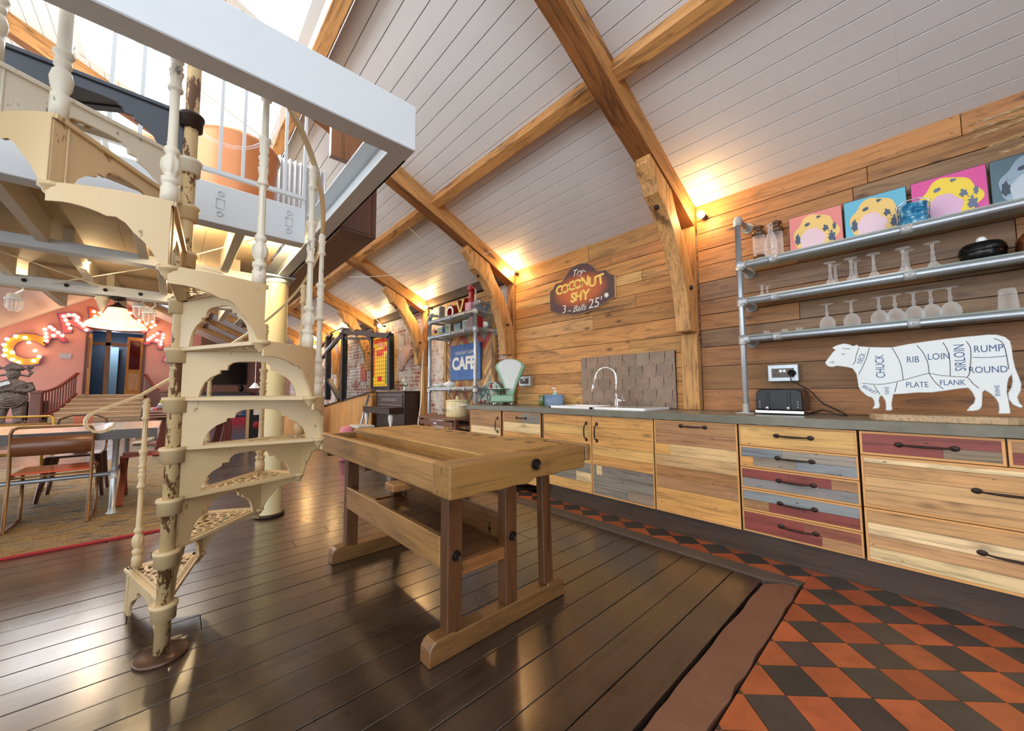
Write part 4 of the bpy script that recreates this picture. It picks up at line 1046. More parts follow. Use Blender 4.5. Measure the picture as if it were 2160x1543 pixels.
# glassware
def wineglass(h, rb, rf):
    return [(0, 0.02 * h), (rb * .86, 0), (rb * .86, .001), (rb * 1.0, .16 * h), (rb * .97, .30 * h), (rb * .6, .46 * h), (.009, .52 * h), (.007, .60 * h), (.011, .66 * h), (.006, .72 * h), (.006, .90 * h), (.012, .965 * h), (rf, .985 * h), (rf, .992 * h), (0, h)]
def flared(h, rb, rf):
    return [(rb * 1.05, 0), (rb, .01), (rb * .75, .10 * h), (rb * .45, .24 * h), (.009, .36 * h), (.011, .45 * h), (.006, .52 * h), (.009, .62 * h), (.006, .78 * h), (.010, .95 * h), (rf, .98 * h), (rf, .99 * h), (0, h)]
gg = {}
def glassware(kind, prof, px, py, z, label, group, y=3.30):
    x = sx(px, py, y)
    if kind not in gg:
        o = MB().lathe(prof, (0, 0, 0), 20).build(kind, 'glass'); gg[kind] = o; o.location = (x, y, z); tag(o, label, 'glass', group); return o
    o = gg[kind].copy(); C.objects.link(o); o.location = (x, y, z); o['label'] = label; o['group'] = group; return o
zm, zl = SH[1] + .032, SH[2] + .032
od = ['first', 'second', 'third', 'fourth', 'fifth', 'sixth', 'seventh']
for i, (px, yy) in enumerate(((1752, 3.27), (1763, 3.36), (1797, 3.27), (1806, 3.36), (1845, 3.27), (1909, 3.27), (1917, 3.35), (1972, 3.28))):
    glassware('coupe_glass', flared(.165, .042, .034), px, 590, zm, 'upturned clear flared glass on the middle shelf, %s' % ['front of the first pair', 'back of the first pair', 'front of the second pair', 'back of the second pair', 'between the second and third pairs', 'front of the third pair', 'back of the third pair', 'single one nearest the black pot'][i], 'flared glasses on the middle shelf', yy)
for i, px in enumerate((1745, 1797, 1856, 1890, 1930, 1967, 2008)):
    glassware('wine_glass', wineglass(.175, .043, .036), px, 675, zl, 'upturned clear wine glass on the lowest shelf, %s of seven from the left' % od[i], 'wine glasses on the lowest shelf', 3.29)
for i, (px, yy) in enumerate(((1607, 3.26), (1618, 3.33))):
    glassware('sherry_glass', flared(.095, .022, .024), px, 610, zm, 'tiny stemmed glass by the upright on the middle shelf, ' + ['front', 'back'][i], 'tiny glasses on the middle shelf', yy)
for i, px in enumerate((1617, 1655, 1686)):
    glassware('shot_glass', [(.022, 0), (.026, .002), (.026, .05), (.022, .055), (0, .055)] if i else [(.018, 0), (.02, .028), (0, .028)], px, 697, zl, 'small clear shot glass on the lowest shelf, %s from the upright' % od[i], 'small glasses on the lowest shelf', 3.27)
glassware('ribbed_tumbler', [(.038, 0), (.037, .01), (.030, .115), (.026, .122), (0, .122)], 2127, 640, zl, 'large ribbed clear tumbler upturned at the right of the lowest shelf', 'tumblers', 3.28)
glassware('ribbed_tumbler', None, 2190, 640, zl, 'large ribbed clear tumbler cut off by the right picture edge', 'tumblers', 3.28)
# jars and bottle on the top shelf
zt_ = SH[0] + .032
for i, (px, yy, h) in enumerate(((1602, 3.27, .285), (1640, 3.36, .32))):
    x = sx(px, 535, yy); T = thing('storage_jar', 'glass jar with turned brown lid on the top shelf, ' + ['in front, nearest the upright', 'behind the clear bottle'][i], 'jar', (x, yy, zt_), 'brown lidded jars')
    MB().lathe([(.04, .0), (.043, .01), (.045, .03), (.036, .045), (.033, .05)], (x, yy, zt_), 20).build('base', 'brown_glass', T)
    MB().lathe([(.034, .045), (.04, .055), (.04, .70 * h), (.035, .74 * h)], (x, yy, zt_), 20).build('body', 'glass', T)
    MB().lathe([(.034, .68 * h), (.045, .71 * h), (.047, .75 * h), (.045, .80 * h), (.028, .83 * h), (.024, .86 * h), (.038, .90 * h), (.040, .935 * h), (.025, .97 * h), (0, h)], (x, yy, zt_), 24).build('lid', 'brown_glass', T)
x = sx(1628, 535, 3.25)
tag(MB().lathe([(.037, 0), (.040, .006), (.040, .12), (.030, .16), (.017, .19), (.015, .235), (.019, .24), (.019, .255), (.015, .257)], (x, 3.24, zt_), 24).build('milk_bottle', 'glass'), 'clear empty milk bottle between the two brown lidded jars', 'bottle')
# blue enamel tiffin box
x = sx(1928, 470, 3.25); M['bluenamel'] = None
def bem():
    m, nt, b = base('mottled_blue_enamel'); n = noise(nt, coords(nt, (1, 1, 1)), 38, 3, .6)
    nt.links.new(ramp(nt, n, [(.35, H('#1c5f8f')), (.5, H('#2f86b3')), (.62, H('#7fb6cd')), (.7, H('#e7eef0'))]), b.inputs['Base Color']); b.inputs['Roughness'].default_value = .15; return m
M['bluenamel'] = bem()
T = thing('tiffin_box', 'stacked mottled blue enamel tiffin box on the top shelf', 'tiffin box', (x, 3.25, zt_))
for k in range(3): MB().lathe([(0, .002), (.055, .002), (.060, .008), (.060, .036), (.063, .038), (.063, .042), (.055, .043), (0, .043)], (x, 3.25, zt_ + .043 * k), 28).build('tier', 'bluenamel', T)
MB().tube([(x - .066, 3.25, zt_), (x - .068, 3.25, zt_ + .14), (x - .03, 3.25, zt_ + .165), (x + .03, 3.25, zt_ + .165), (x + .068, 3.25, zt_ + .14), (x + .066, 3.25, zt_)], .004, 8).build('wire_handle', 'chrome', T)
x = sx(2073, 540, 3.29)
T = thing('casserole_pot', 'round glossy black lidded pot with white knob on the middle shelf', 'pot', (x, 3.29, zm))
MB().lathe([(0, .0), (.065, 0), (.082, .02), (.085, .05), (.085, .055)], (x, 3.29, zm), 32).build('base', 'gloss', T)
MB().lathe([(.088, .052), (.088, .062), (.084, .085), (.07, .104), (.03, .112), (0, .113)], (x, 3.29, zm), 32).build('lid', 'gloss', T)
MB().ball((x, 3.29, zm + .125), .021, 14).build('knob', 'ceramic', T)
x = sx(2196, 500, 3.28)
T = thing('copper_kettle', 'round copper kettle cut off by the right edge of the middle shelf', 'kettle', (x, 3.28, zm))
MB().lathe([(0, 0), (.07, 0), (.085, .03), (.082, .08), (.05, .12), (.045, .13), (0, .135)], (x, 3.28, zm), 28).build('body', plain('copper', '#b9714a', .25, .9), T)
# four bright pop prints (abstract stand-ins), leaning on the wall
def canvas(x0, x1, bgc, hair, face, shade, label):
    T = thing('canvas_print', label, 'picture', ((x0 + x1) / 2, 3.37, zt_), 'canvas prints on the top shelf')
    z0, z1 = zt_, zt_ + .30; W_ = x1 - x0
    ln = Matrix.Translation((0, 0, 0))
    MB().box((x0, 3.365, z0), (x1, 3.385, z1)).build('canvas', plain('canvas_' + bgc[1:], bgc, .6, var=.04), T)
    MB().box((x1 - .001, 3.3655, z0), (x1 + .004, 3.386, z1)).box((x0 - .003, 3.3655, z0), (x0 + .001, 3.386, z1)).box((x0, 3.3655, z1 - .001), (x1, 3.386, z1 + .003)).build('dark_edge', 'black', T)
    def blob(cx, cz, rx, rz, wob, n, seed, ph=0):
        rd = random.Random(seed); ks = [(rd.randint(2, 7), rd.uniform(0, 6)) for _ in range(3)]
        return [(x0 + W_ * (cx + rx * math.cos(a) * (1 + wob * sum(math.sin(k * a + f) for k, f in ks) / 3)), z0 + .30 * (cz + rz * math.sin(a) * (1 + wob * sum(math.sin(k * a + f) for k, f in ks) / 3))) for a in [2 * PI * i / n for i in range(n)]]
    def cl(p): return [(min(max(a, x0 + .002), x1 - .002), min(max(b, z0 + .002), z1 - .002)) for a, b in p]
    mh = plain('print_' + hair[1:], hair, .6, var=.05); mf = plain('print_' + face[1:], face, .6, var=.04); ms = plain('print_' + shade[1:], shade, .6, var=.05)
    MB().prism(cl(blob(.5, .52, .42, .40, .16, 60, 3)), 3.3635, 3.365, 'Y').build('painted_shape', mh, T)
    MB().prism(cl(blob(.44, .34, .24, .28, .10, 40, 8)), 3.3622, 3.3636, 'Y').build('painted_shape', mf, T)
    for i, (cx, cz, rx, rz) in enumerate(((.80, .30, .06, .16), (.70, .55, .05, .07), (.16, .42, .05, .13), (.36, .74, .05, .04), (.58, .86, .04, .03), (.42, .12, .15, .05), (.86, .55, .03, .08))):
        MB().prism(cl(blob(cx, cz, rx, rz, .45, 26, 20 + i)), 3.3612, 3.3638, 'Y').build('painted_shape', ms, T)
    for i, (cx, cz) in enumerate(((.74, .42), (.78, .2), (.22, .6))):
        MB().prism(cl(blob(cx, cz, .05, .025, .4, 20, 40 + i)), 3.3605, 3.362, 'Y').build('painted_shape', mh, T)
canvas(-.613, -.318, '#e38a85', '#ecc87a', '#e6c6cf', '#465a70', 'coral pink canvas with a yellow blossom shape, leftmost on the top shelf')
canvas(-.303, -.012, '#68b7d2', '#ecc87a', '#e3c7d3', '#465a70', 'sky blue canvas with a yellow blossom shape behind the blue enamel tiffin box')
canvas(.012, .302, '#d9559c', '#f0d24a', '#dcb3cf', '#66738c', 'magenta canvas with a yellow blossom shape on the top shelf')
canvas(.316, .61, '#56707d', '#93a9bb', '#b9c4cf', '#3d4957', 'grey blue canvas cut off by the right picture edge')
# pampas grass
T = thing('pampas_grass', 'dried beige pampas grass plumes poking in at the top right', 'dried grass', (1.1, 3.2, 2.4))
rd = random.Random(5)
base_p = Vector((.95, 3.2, 2.46))
for k, (px, py) in enumerate(((2055, 262), (2070, 285), (2062, 272), (2100, 305), (2130, 318))):
    tip = P(px, py, 'Y', 3.2); q = MB(); ax = base_p + Vector((0, 0, -.03 * k)) - tip
    for i in range(420):
        t = rd.uniform(.0, .55) ** 1.0; o = tip + ax * t + Vector((0, 0, .03 * math.sin(t * 3)))
        d = (-ax.normalized() + Vector((rd.uniform(-.2, .2), rd.uniform(-.25, .25), rd.uniform(-.30, .18)))).normalized(); ln = rd.uniform(.03, .08) * (.6 + t)
        e = o + d * ln; s_ = d.cross(Vector((rd.uniform(-1, 1), rd.uniform(-1, 1), rd.uniform(-1, 1)))).normalized() * .0034
        q.add([o - s_, o + s_, e], [(0, 1, 2)], H(rd.choice(['#c9a877', '#d8bd92', '#b8945f'])))
    q.build('plume', 'pale', T)
# ---------------------------------------------------------------- workbench in the middle
T = thing('workbench', 'old joiner\'s workbench with tool well and sledge feet in the middle of the floor', 'workbench', (-2.0, 1.2, 0))
BC, BL = H('#9c7742'), H('#5e3b20')
bt = MB()
x0, x1 = -2.845, -1.285
bt.box((x0, 1.0, .725), (x1, 1.50, .82), jit(H('#a57c42'), .05), grain='X')
bt.build('bench_top', 'bench', T, bevel=.005)
MB().box((x0, .80, .745), (x1, 1.0, .762), H('#7f5f38'), grain='X').build('tool_well', 'bench', T)
MB().box((x0, .757, .70), (x1, .797, .818), H('#9b7342'), grain='X').build('front_board', 'bench', T, bevel=.004)
MB().box((x0, .797, .72), (x0 + .04, 1.0, .80), H('#94703f'), grain='Y').build('end_board', 'bench', T, bevel=.003)
# right end block with chewed lower edge
b = MB(); ed = [(.752, .698)] + [(.752 + t * .0815, .698 + random.uniform(-.004, .003)) for t in range(1, 5)] + [(1.14, .692), (1.20, .712), (1.30, .708), (1.40, .713), (1.50, .708), (1.548, .712)]
tp = [(1.548, .81), (1.52, .816), (1.40, .811), (1.30, .803), (1.24, .813), (1.0, .820), (.752, .820)]
b.prism(ed + tp, -1.285, -1.165, 'X', H('#8b6533'), grain='Y'); b.build('end_block', 'bench', T, bevel=.006, seg=2)
MB().box((-1.44, 1.56, .74), (-1.165, 1.60, .82), H('#8d6a3d')).box((-1.62, 1.45, .73), (-1.44, 1.60, .821), H('#93703f')).build('vise_jaw', 'bench', T, bevel=.006)
MB().cyl((-1.166, 1.19, .772), (-1.150, 1.19, .772), .024, 20).cyl((-1.152, 1.19, .772), (-1.140, 1.19, .772), .016, 6).build('coach_bolt', 'iron', T)
q = MB()
q.cyl((-1.6, 1.66, .80), (-1.36, 1.66, .80), .006, 8); q.cyl((-1.48, 1.60, .79), (-1.48, 1.68, .79), .016, 12); q.build('vise_screw', 'iron', T)
for i in range(9):
    xx = -1.42 - i * .155
    MB().box((xx - .02, 1.39, .8195), (xx + .02, 1.43, .8212)).build('dog_hole', 'black', T)
def leg(x, y, tilt=0, w=.06, d=.075, z0=.09, z1=.70, taper=1):
    b = MB(); vs = []
    for z, k in ((z0, 1), (z1, taper)):
        yo = y + tilt * (z - z0)
        vs += [(x - w / 2, yo - d / 2 * k, z), (x + w / 2, yo - d / 2 * k, z), (x + w / 2, yo + d / 2 * k, z), (x - w / 2, yo + d / 2 * k, z)]
    gc = [(p[2], p[0], p[1]) for p in vs]
    b.add(vs, [(0, 3, 2, 1), (4, 5, 6, 7), (0, 1, 5, 4), (1, 2, 6, 5), (2, 3, 7, 6), (3, 0, 4, 7)], jit(BL, .08), gc)
    return b.build('leg', 'benchleg', T, bevel=.004)
for fx_ in (-1.40, -2.61):
    # sledge foot with rounded toes
    w = .075; y0, y1 = .79, 1.61
    pr = [(y0, 0), (y1, 0), (y1, .05)] + [(y1 - .045 + .045 * math.cos(R_(a)), .05 + .045 * math.sin(R_(a))) for a in (20, 45, 70, 90)] + [(y1 - .12, .095), (y1 - .13, .088), (y0 + .13, .088), (y0 + .12, .095)] + [(y0 + .045 + .045 * math.cos(R_(a)), .05 + .045 * math.sin(R_(a))) for a in (90, 110, 135, 160)] + [(y0, .05)]
    MB().prism(pr, fx_ - w / 2, fx_ + w / 2, 'X', H('#74502c'), grain='Y').build('sledge_foot', 'benchleg', T, bevel=.005)
    leg(fx_, .915); leg(fx_, 1.235)
    if fx_ > -2: leg(fx_ + .005, 1.50, -.03, .045, .07, .09, .72, .85)
    MB().box((fx_ - .03, .88, .70), (fx_ + .03, 1.50, .726), H('#7d5a30')).build('cross_bearer', 'benchleg', T)
    MB().box((fx_ - .02, .95, .30), (fx_ + .02, 1.20, .355), H('#8a5a30'), grain='Y').build('cross_rail', 'benchleg', T, bevel=.003)
for y in (.885, 1.265):
    MB().box((-2.58, y - .012, .335), (-1.43, y + .018, .47), H('#9a7040') if y < 1 else H('#7d5431'), grain='X').build('side_rail', 'benchleg', T, bevel=.004)
for yy in (.915, 1.235): MB().cyl((-1.37, yy, .40), (-1.356, yy, .40), .021, 16).cyl((-1.357, yy, .40), (-1.346, yy, .40), .013, 6).build('coach_bolt', 'iron', T)
for xx in (-1.56, -2.50):
    q = MB(); q.box((xx - .012, 1.2505, .375), (xx + .012, 1.2535, .385)); q.box((xx - .004, 1.2505, .355), (xx + .004, 1.2535, .41)); q.build('iron_cross', 'iron', T)
for k in range(5): MB().box((-2.56 + k * .224, .90, .336), (-2.343 + k * .224, 1.25, .35), jit(H('#6b4525'), .1), grain='Y').build('shelf_plank', 'benchleg', T)
MB().box((-1.60, .70, .665), (-1.52, .80, .70), H('#8a5f36')).build('pull_block', 'benchleg', T, bevel=.006)
MB().box((-2.74, .77, .67), (-2.66, .84, .70), H('#7d5433')).build('pull_block', 'benchleg', T, bevel=.004)
MB().box((-2.1, .77, .67), (-2.02, .84, .70), H('#5f3f28')).build('pull_block', 'benchleg', T, bevel=.004)

# ---------------------------------------------------------------- left of the kitchen: chest, pipe shelf, herringbone
T = thing('plan_chest', 'brown stained wooden chest with open shallow drawers left of the worktop', 'chest', (-4.6, 3.1, 0))
cx0, cx1, cy0, cy1, ct = -5.05, -4.1, 2.73, 3.40, .74
dk_ = H('#5d3626')
MB().box((cx0 - .02, cy0 - .02, ct - .028), (cx1 + .02, cy1, ct), H('#7d5440'), grain='X').build('top', 'redwood', T, bevel=.004)
for (a, b_) in ((cx0, cx0 + .03), (cx1 - .05, cx1)): MB().box((a, cy0, 0), (b_, cy0 + .05, ct - .028), dk_).build('post', 'redwood', T)
MB().box((cx0, cy1 - .05, 0), (cx0 + .03, cy1, ct - .028), dk_).build('post', 'redwood', T); MB().box((cx1 - .05, cy1 - .05, 0), (cx1, cy1, ct - .028), dk_).build('post', 'redwood', T)
for k in range(5):
    z = ct - .05 - k * .125
    o = (0, .02, 0, .05, .0)[k]
    d = MB().box((cx0 + .035, cy0 - .012 + o, z - .062), (cx1 - .055, cy0 + .005 + o, z), H('#6d4230')).box((cx0 + .04, cy0, z - .06), (cx1 - .06, cy1 - .06, z - .05), H('#4a2c20')).build('drawer', 'redwood', T, bevel=.002)
    MB().box((-4.62, cy0 - .022 + o, z - .045), (-4.54, cy0 - .012 + o, z - .02)).build('label_holder', 'galv', d)
    MB().box((cx1 - .02, cy0 + .05, z - .055), (cx1, cy1 - .05, z - .02), dk_).build('side_slat', 'redwood', T)
for i, (xx, z, c) in enumerate(((-4.78, .60, '#d9a02f'), (-4.8, .475, '#e0a83a'))):
    tag(MB().cyl((xx - .12, cy0 + .03, z - .045), (xx + .12, cy0 + .05, z - .03), .014, 12).build('tool_handle', plain('amber_handle_%d' % i, c, .25)), 'amber plastic tool handle lying in the %s drawer gap of the brown chest' % ['upper', 'lower'][i], 'tool', 'tools in the brown chest')
# cream bread crock
cxk, cyk = P(948, 873, 'Z', .74).x + .33, 2.98
cxk = P(948, 850, 'Y', cyk).x + .0
T = thing('bread_crock', 'cream enamel bread bin with lid and side handle on the brown chest', 'bread bin', (cxk + .13, cyk, ct))
ck = (P(964.5, 850, 'Y', cyk).x, cyk, ct)
MB().lathe([(0, .001), (.155, .001), (.16, .01), (.16, .215), (.157, .22)], ck, 32).build('pot', plain('cream_enamel', '#e6d6a4', .2, coat=.4), T)
MB().lathe([(.165, .218), (.166, .228), (.15, .236), (.04, .246), (.018, .25), (.015, .262), (.026, .272), (.02, .285), (0, .287)], ck, 32).build('lid', plain('cream_enamel_lid', '#eadcae', .2), T)
q = MB(); q.tube([(ck[0] + .15, ck[1] - .04, ck[2] + .17), (ck[0] + .20, ck[1] - .05, ck[2] + .165), (ck[0] + .20, ck[1] + .05, ck[2] + .165), (ck[0] + .15, ck[1] + .04, ck[2] + .17)], .012, 8); q.build('side_handle', 'ceramic', T)
text('lettering', 'BREAD', 'thinink', T, (ck[0] - .055, ck[1] - .158, ck[2] + .09), (1, 0, 0), (0, 0, 1), .055, .002)
# pipe shelf, left
lx, rx, sy = -5.335, -4.105, 3.05
T = thing('pipe_shelving', 'galvanised pipe shelving against the herringbone panel, letters on its top shelf', 'shelf', (-4.7, sy, .74))
for xx, zb in ((lx + .0, .745), (rx, .925)):
    MB().cyl((xx, sy, zb), (xx, sy, 2.32), .026, 14).build('upright', 'galv', T)
    MB().tube([(xx, sy, 2.28), (xx, sy + .005, 2.325), (xx, sy + .03, 2.335), (xx, sy + .06, 2.335)], .034, 12).build('elbow', 'fitting', T)
    for z in (2.335, 2.205, 1.955, 1.125):
        MB().cyl((xx, sy + .02, z), (xx, 3.41, z), .022, 12).build('wall_stub', 'galv', T)
        if z != 2.335: MB().cyl((xx, sy, z - .04), (xx, sy, z + .04), .036, 14).build('tee_fitting', 'fitting', T)
        b = MB(); fl(b, (xx, 3.418, z), (0, -1, 0), .055); b.build('wall_flange', 'fitting', T)
LSZ = (2.205, 1.955, 1.125)
for z in LSZ:
    MB().cyl((lx, sy, z), (rx, sy, z), .023, 14).build('rail', 'galv', T)
    for f in (.15, .5, .8): MB().cyl((lerp(lx, rx, f) - .02, sy, z), (lerp(lx, rx, f) + .02, sy, z), .030, 14).build('joint_clamp', 'fitting', T)
    MB().box((lx + .03, sy - .01, z + .024), (rx - .03, 3.40, z + .034)).build('shelf_board', 'shelfglass', T)
tz, mz, bz = [z + .035 for z in LSZ]
def lx_(px, py, y=3.2): return P(px, py, 'Y', y).x
M['silver'] = plain('silver_letter', '#c9cdc9', .3, .6); M['redin'] = plain('red_inside', '#9c1f18', .5); M['goldl'] = plain('pale_gold_letter', '#c9b46a', .35, .5)
# big standing letters
def bigletter(ch, px, m1, m2, label, size, w=1.0):
    x = lx_(px, 640); T = thing('standing_letter', label, 'letter', (x, 3.2, tz), 'big letters on the left pipe shelf')
    a = text('letter_shell', ch, m2, T, (x, 3.24, tz), (1, 0, 0), (0, 0, 1), size, .09, bold=.012)
    b = text('letter_face', ch, m1, T, (x, 3.19, tz), (1, 0, 0), (0, 0, 1), size, .012, bold=.002)
    for o in (a, b):
        zs = [v.co.z for v in o.data.vertices]; dz = tz + .001 - min(zs)
        for v in o.data.vertices: v.co.z += dz
    return T
bigletter('L', 930, 'silver', 'silver', 'silver metal letter L standing at the left of the top pipe shelf', .34)
bigletter('O', 950, 'silver', 'redin', 'silver and red letter O standing on the top pipe shelf', .28)
bigletter('V', 972, 'goldl', 'redin', 'pale gold and red letter V standing on the top pipe shelf', .34)
x = lx_(994, 640, 3.15)
T = thing('toy_robot', 'red plastic robot figure at the right of the top pipe shelf', 'toy', (x, 3.15, tz))
rm = plain('red_plastic', '#b0201c', .3)
MB().box((x - .035, 3.12, tz + .19), (x + .035, 3.18, tz + .30)).cyl((x - .022, 3.15, tz + .20), (x - .028, 3.15, tz + .14), .024, 12).cyl((x + .022, 3.15, tz + .20), (x + .028, 3.15, tz + .14), .024, 12).build('body', rm, T, bevel=.008)
MB().box((x - .045, 3.10, tz + .30), (x + .045, 3.20, tz + .40)).build('head', rm, T, bevel=.02)
tag(MB().box((x - .07, 3.09, tz + .0), (x + .06, 3.2, tz + .135)).build('pink_gift_box', plain('pink_box', '#e8a9b4', .6, var=.3, vs=30), bevel=.003), 'small pink printed box under the red robot on the top pipe shelf', 'box')
# frames on the middle shelf
for i, (pxa, pxb, c, inn, lab) in enumerate(((920, 948, '#e9e9e6', '#9fae8a', 'white picture frame with a green print, left on the middle pipe shelf'), (955, 972, '#3d4448', '#a5b4c4', 'dark picture frame with a pale blue figure on the middle pipe shelf'), (974, 990, '#eceae6', '#b9bcb4', 'white picture frame with grey print, right on the middle pipe shelf'))):
    xa, xb = lx_(pxa, 700, 3.3), lx_(pxb, 700, 3.3); T = thing('picture_frame', lab, 'picture', ((xa + xb) / 2, 3.3, mz), 'frames on the middle pipe shelf')
    MB().box((xa, 3.31, mz), (xb, 3.33, mz + .21)).build('frame', plain('frame_%d' % i, c, .4), T, bevel=.003)
    MB().box((xa + .025, 3.306, mz + .025), (xb - .025, 3.311, mz + .185)).build('print', plain('print_%d' % i, inn, .5, var=.4, vs=18), T)
x = lx_(939, 690, 3.15)
tag(MB().lathe([(0, 0), (.022, 0), (.024, .02), (.022, .09), (.014, .10), (.014, .125), (.016, .13), (0, .135)], (x, 3.12, mz), 16).build('blue_bottle', plain('cobalt', '#2f4f8f', .2)), 'small cobalt blue bottle on the middle pipe shelf', 'bottle')
x = lx_(924, 690, 3.12); tag(MB().box((x - .12, 3.07, mz), (x + .12, 3.16, mz + .03)).build('yellow_book', plain('yellow_cover', '#d9a32c', .5)), 'flat yellow book at the left of the middle pipe shelf', 'book')
tag(MB().lathe([(0, 0), (.022, 0), (.018, .03), (.024, .045), (.012, .06), (0, .062)], (x - .05, 3.11, mz + .031), 14).build('dark_figurine', plain('plum', '#4a2331', .4)), 'tiny plum coloured figurine standing on the yellow book', 'figurine')
x = lx_(996, 690, 3.12)
MBx = MB().prism([(x - .12, mz + .05), (x - .08, mz), (x + .06, mz), (x + .06, mz + .16), (x - .02, mz + .18), (x - .07, mz + .13)], 3.09, 3.19, 'Y')
tag(MBx.build('wooden_cube_box', plain('mauve_wood', '#7f6a66', .5), bevel=.004), 'angular mauve brown box behind the right upright, middle pipe shelf', 'box')
x = lx_(1010, 690, 3.15); tag(MB().box((x - .025, 3.1, mz), (x + .03, 3.2, mz + .16)).build('red_book', plain('deep_red', '#8f1a1e', .5)), 'upright deep red book at the right end of the middle pipe shelf', 'book')
x = lx_(1023, 690, 3.25); tag(MB().ball((x, 3.25, mz + .05), .05, 18).build('white_ball', 'ceramic'), 'small white ball at the far right of the middle pipe shelf', 'ball')
for i, px in enumerate((925, 948)):
    x = lx_(px, 815, 3.18); T = thing('china_dish', ['white china gravy boat, left on the lowest pipe shelf', 'white lidded china dish with red rim on the lowest pipe shelf'][i], 'dish', (x, 3.18, bz), 'china on the lowest pipe shelf')
    MB().lathe([(0, .0), (.05, 0), (.055, .01), (.10, .035), (.105, .05), (.10, .052)], (x, 3.18, bz), 24).build('bowl', 'ceramic', T)
    if i: MB().lathe([(.10, .052), (.10, .056), (.06, .08), (.015, .088), (.02, .10), (0, .105)], (x, 3.18, bz), 24).build('lid', 'ceramic', T)
    else: MB().tube([(x - .09, 3.18, bz + .03), (x - .14, 3.18, bz + .06), (x - .13, 3.18, bz + .09), (x - .09, 3.18, bz + .05)], .007, 8).build('dish_handle', 'ceramic', T)
# herringbone timber panel
T = thing('herringbone_panel', 'chevron panel of coloured timber strips framed in pine, behind the pipe shelf', 'wall panel', (-4.85, 3.43, .3))
b = MB(); HX0, HX1, HZ0, HZ1 = -5.42, -4.2, .3, 2.52; L = .30; Wd = .072; n = 0
def clipz(poly): return clip(poly, HX0, HX1, HZ0, HZ1)
pal = ['#c99a5c', '#b9834a', '#d2a86c', '#9a7a5c', '#8f8578', '#c58f52', '#a87a50', '#7d6a58']
for col in range(6):
    xa, xb = HX0 + col * .205, HX0 + (col + 1) * .205; up = 1 if col % 2 else -1
    z = -.4
    for r in range(48):
        z0 = z + r * .078; za, zb = (z0, z0 + .24) if up > 0 else (z0 + .24, z0)
        p = clipz([(xa + .001, za + .001), (xb - .001, zb + .001), (xb - .001, zb + .077), (xa + .001, za + .077)])
        if len(p) < 3: continue
        zz = z0 + .15; c = random.choice(pal)
        if 1.78 < zz < 1.98 or 1.0 < zz < 1.14: c = random.choice(['#a83a2c', '#b0452f', '#c99a5c'])
        if 2.28 < zz < 2.44 and col in (3, 4, 5): c = '#3d6d93'
        if 2.0 < zz < 2.15 and col > 3: c = '#8a8780'
        b.prism(p, 3.425, 3.44, 'Y', jit(H(c), .1))
b.build('strips', 'pallet', T)
for (x0, x1, z0, z1) in ((HX0 - .07, HX0, .3, 2.6), (HX1, HX1 + .07, .3, 2.6), (HX0, HX1, 2.52, 2.6)):
    MB().box((x0, 3.41, z0), (x1, 3.455, z1), H('#c79a5e')).build('frame', 'timber', T)
# cafe sign hung on the panel
T = thing('cafe_sign', 'square blue sign reading HOLIDAY CAMP CAFE behind the pipe shelf', 'sign', (-4.8, 3.38, 1.55))
xa, xb, za, zb = P(950, 766, 'Y', 3.38).x, P(1012.5, 760, 'Y', 3.38).x, P(981, 802, 'Y', 3.38).z, P(981, 726, 'Y', 3.38).z
b = MB(); 
for k in range(6): b.box((lerp(xa, xb, k / 6) + .001, 3.378, za), (lerp(xa, xb, (k + 1) / 6) - .001, 3.405, zb), jit(H('#3d68a6'), .07))
b.build('board', wood('blue_painted_boards', .5, .2, .2), T, bevel=.003)
text('lettering', 'CAFE', 'whitepaint', T, (lerp(xa, xb, .47), 3.376, lerp(za, zb, .45)), (1, 0, 0), (0, 0, 1), .27, .003, bold=.012)
text('lettering', 'HOLIDAY CAMP', 'whitepaint', T, (lerp(xa, xb, .52), 3.376, lerp(za, zb, .76)), (1, 0, 0), (0, 0, 1), .075, .003)
# scales on the worktop
sxx, syy = -3.60, 3.12
T = thing('shop_scales', 'mint green vintage shop scales with fan dial on the worktop', 'scales', (sxx, syy, .92))
mint = plain('mint_enamel', '#7fae8c', .25, coat=.5)
R45 = Matrix.Translation((sxx, syy, 0)) @ Matrix.Rotation(R_(42), 4, 'Z')
MB().box((-.14, -.12, .955), (.14, .12, 1.05), mtx=R45).build('base', mint, T, bevel=.018, seg=3)
for a, b_ in ((-.11, -.09), (.11, -.09), (.11, .09), (-.11, .09)):
    p = R45 @ Vector((a, b_, 0)); MB().lathe([(.014, .9205), (.012, .94), (.01, .957)], (p.x, p.y, 0), 12).build('foot', 'chrome', T)
fc = Matrix.Translation((sxx + .05, syy + .07, 1.04)) @ Matrix.Rotation(R_(34), 4, 'Z')
fan = [(-.035, 0), (.035, 0)] + [(.40 * math.sin(R_(a)) * .62, .36 + .13 * math.cos(R_(a)) * .62 * 1.4 - .02) for a in range(88, -89, -11)]
fan = [(1.18 * a, 1.08 * b_) for a, b_ in [(-.04, .0), (.04, .0), (.075, .12), (.165, .33), (.15, .375), (.10, .41), (.04, .43), (-.04, .43), (-.10, .41), (-.15, .375), (-.165, .33), (-.075, .12)]]
MB().prism(fan, -.03, .03, 'Y', mtx=fc).build('fan_housing', mint, T, bevel=.012, seg=2)
fan2 = [(x * .80, .06 + z * .86) for x, z in fan]
MB().prism(fan2, -.034, -.029, 'Y', mtx=fc).build('dial_face', plain('dial', '#d5dcdb', .15), T)
pp = R45 @ Vector((-.05, -.02, 0))
MB().lathe([(.03, 1.05), (.03, 1.075), (.05, 1.085), (.13, 1.12), (.145, 1.128), (.13, 1.124), (.05, 1.092), (0, 1.09)], (pp.x, pp.y, 0), 28).build('pan', 'chrome', T)
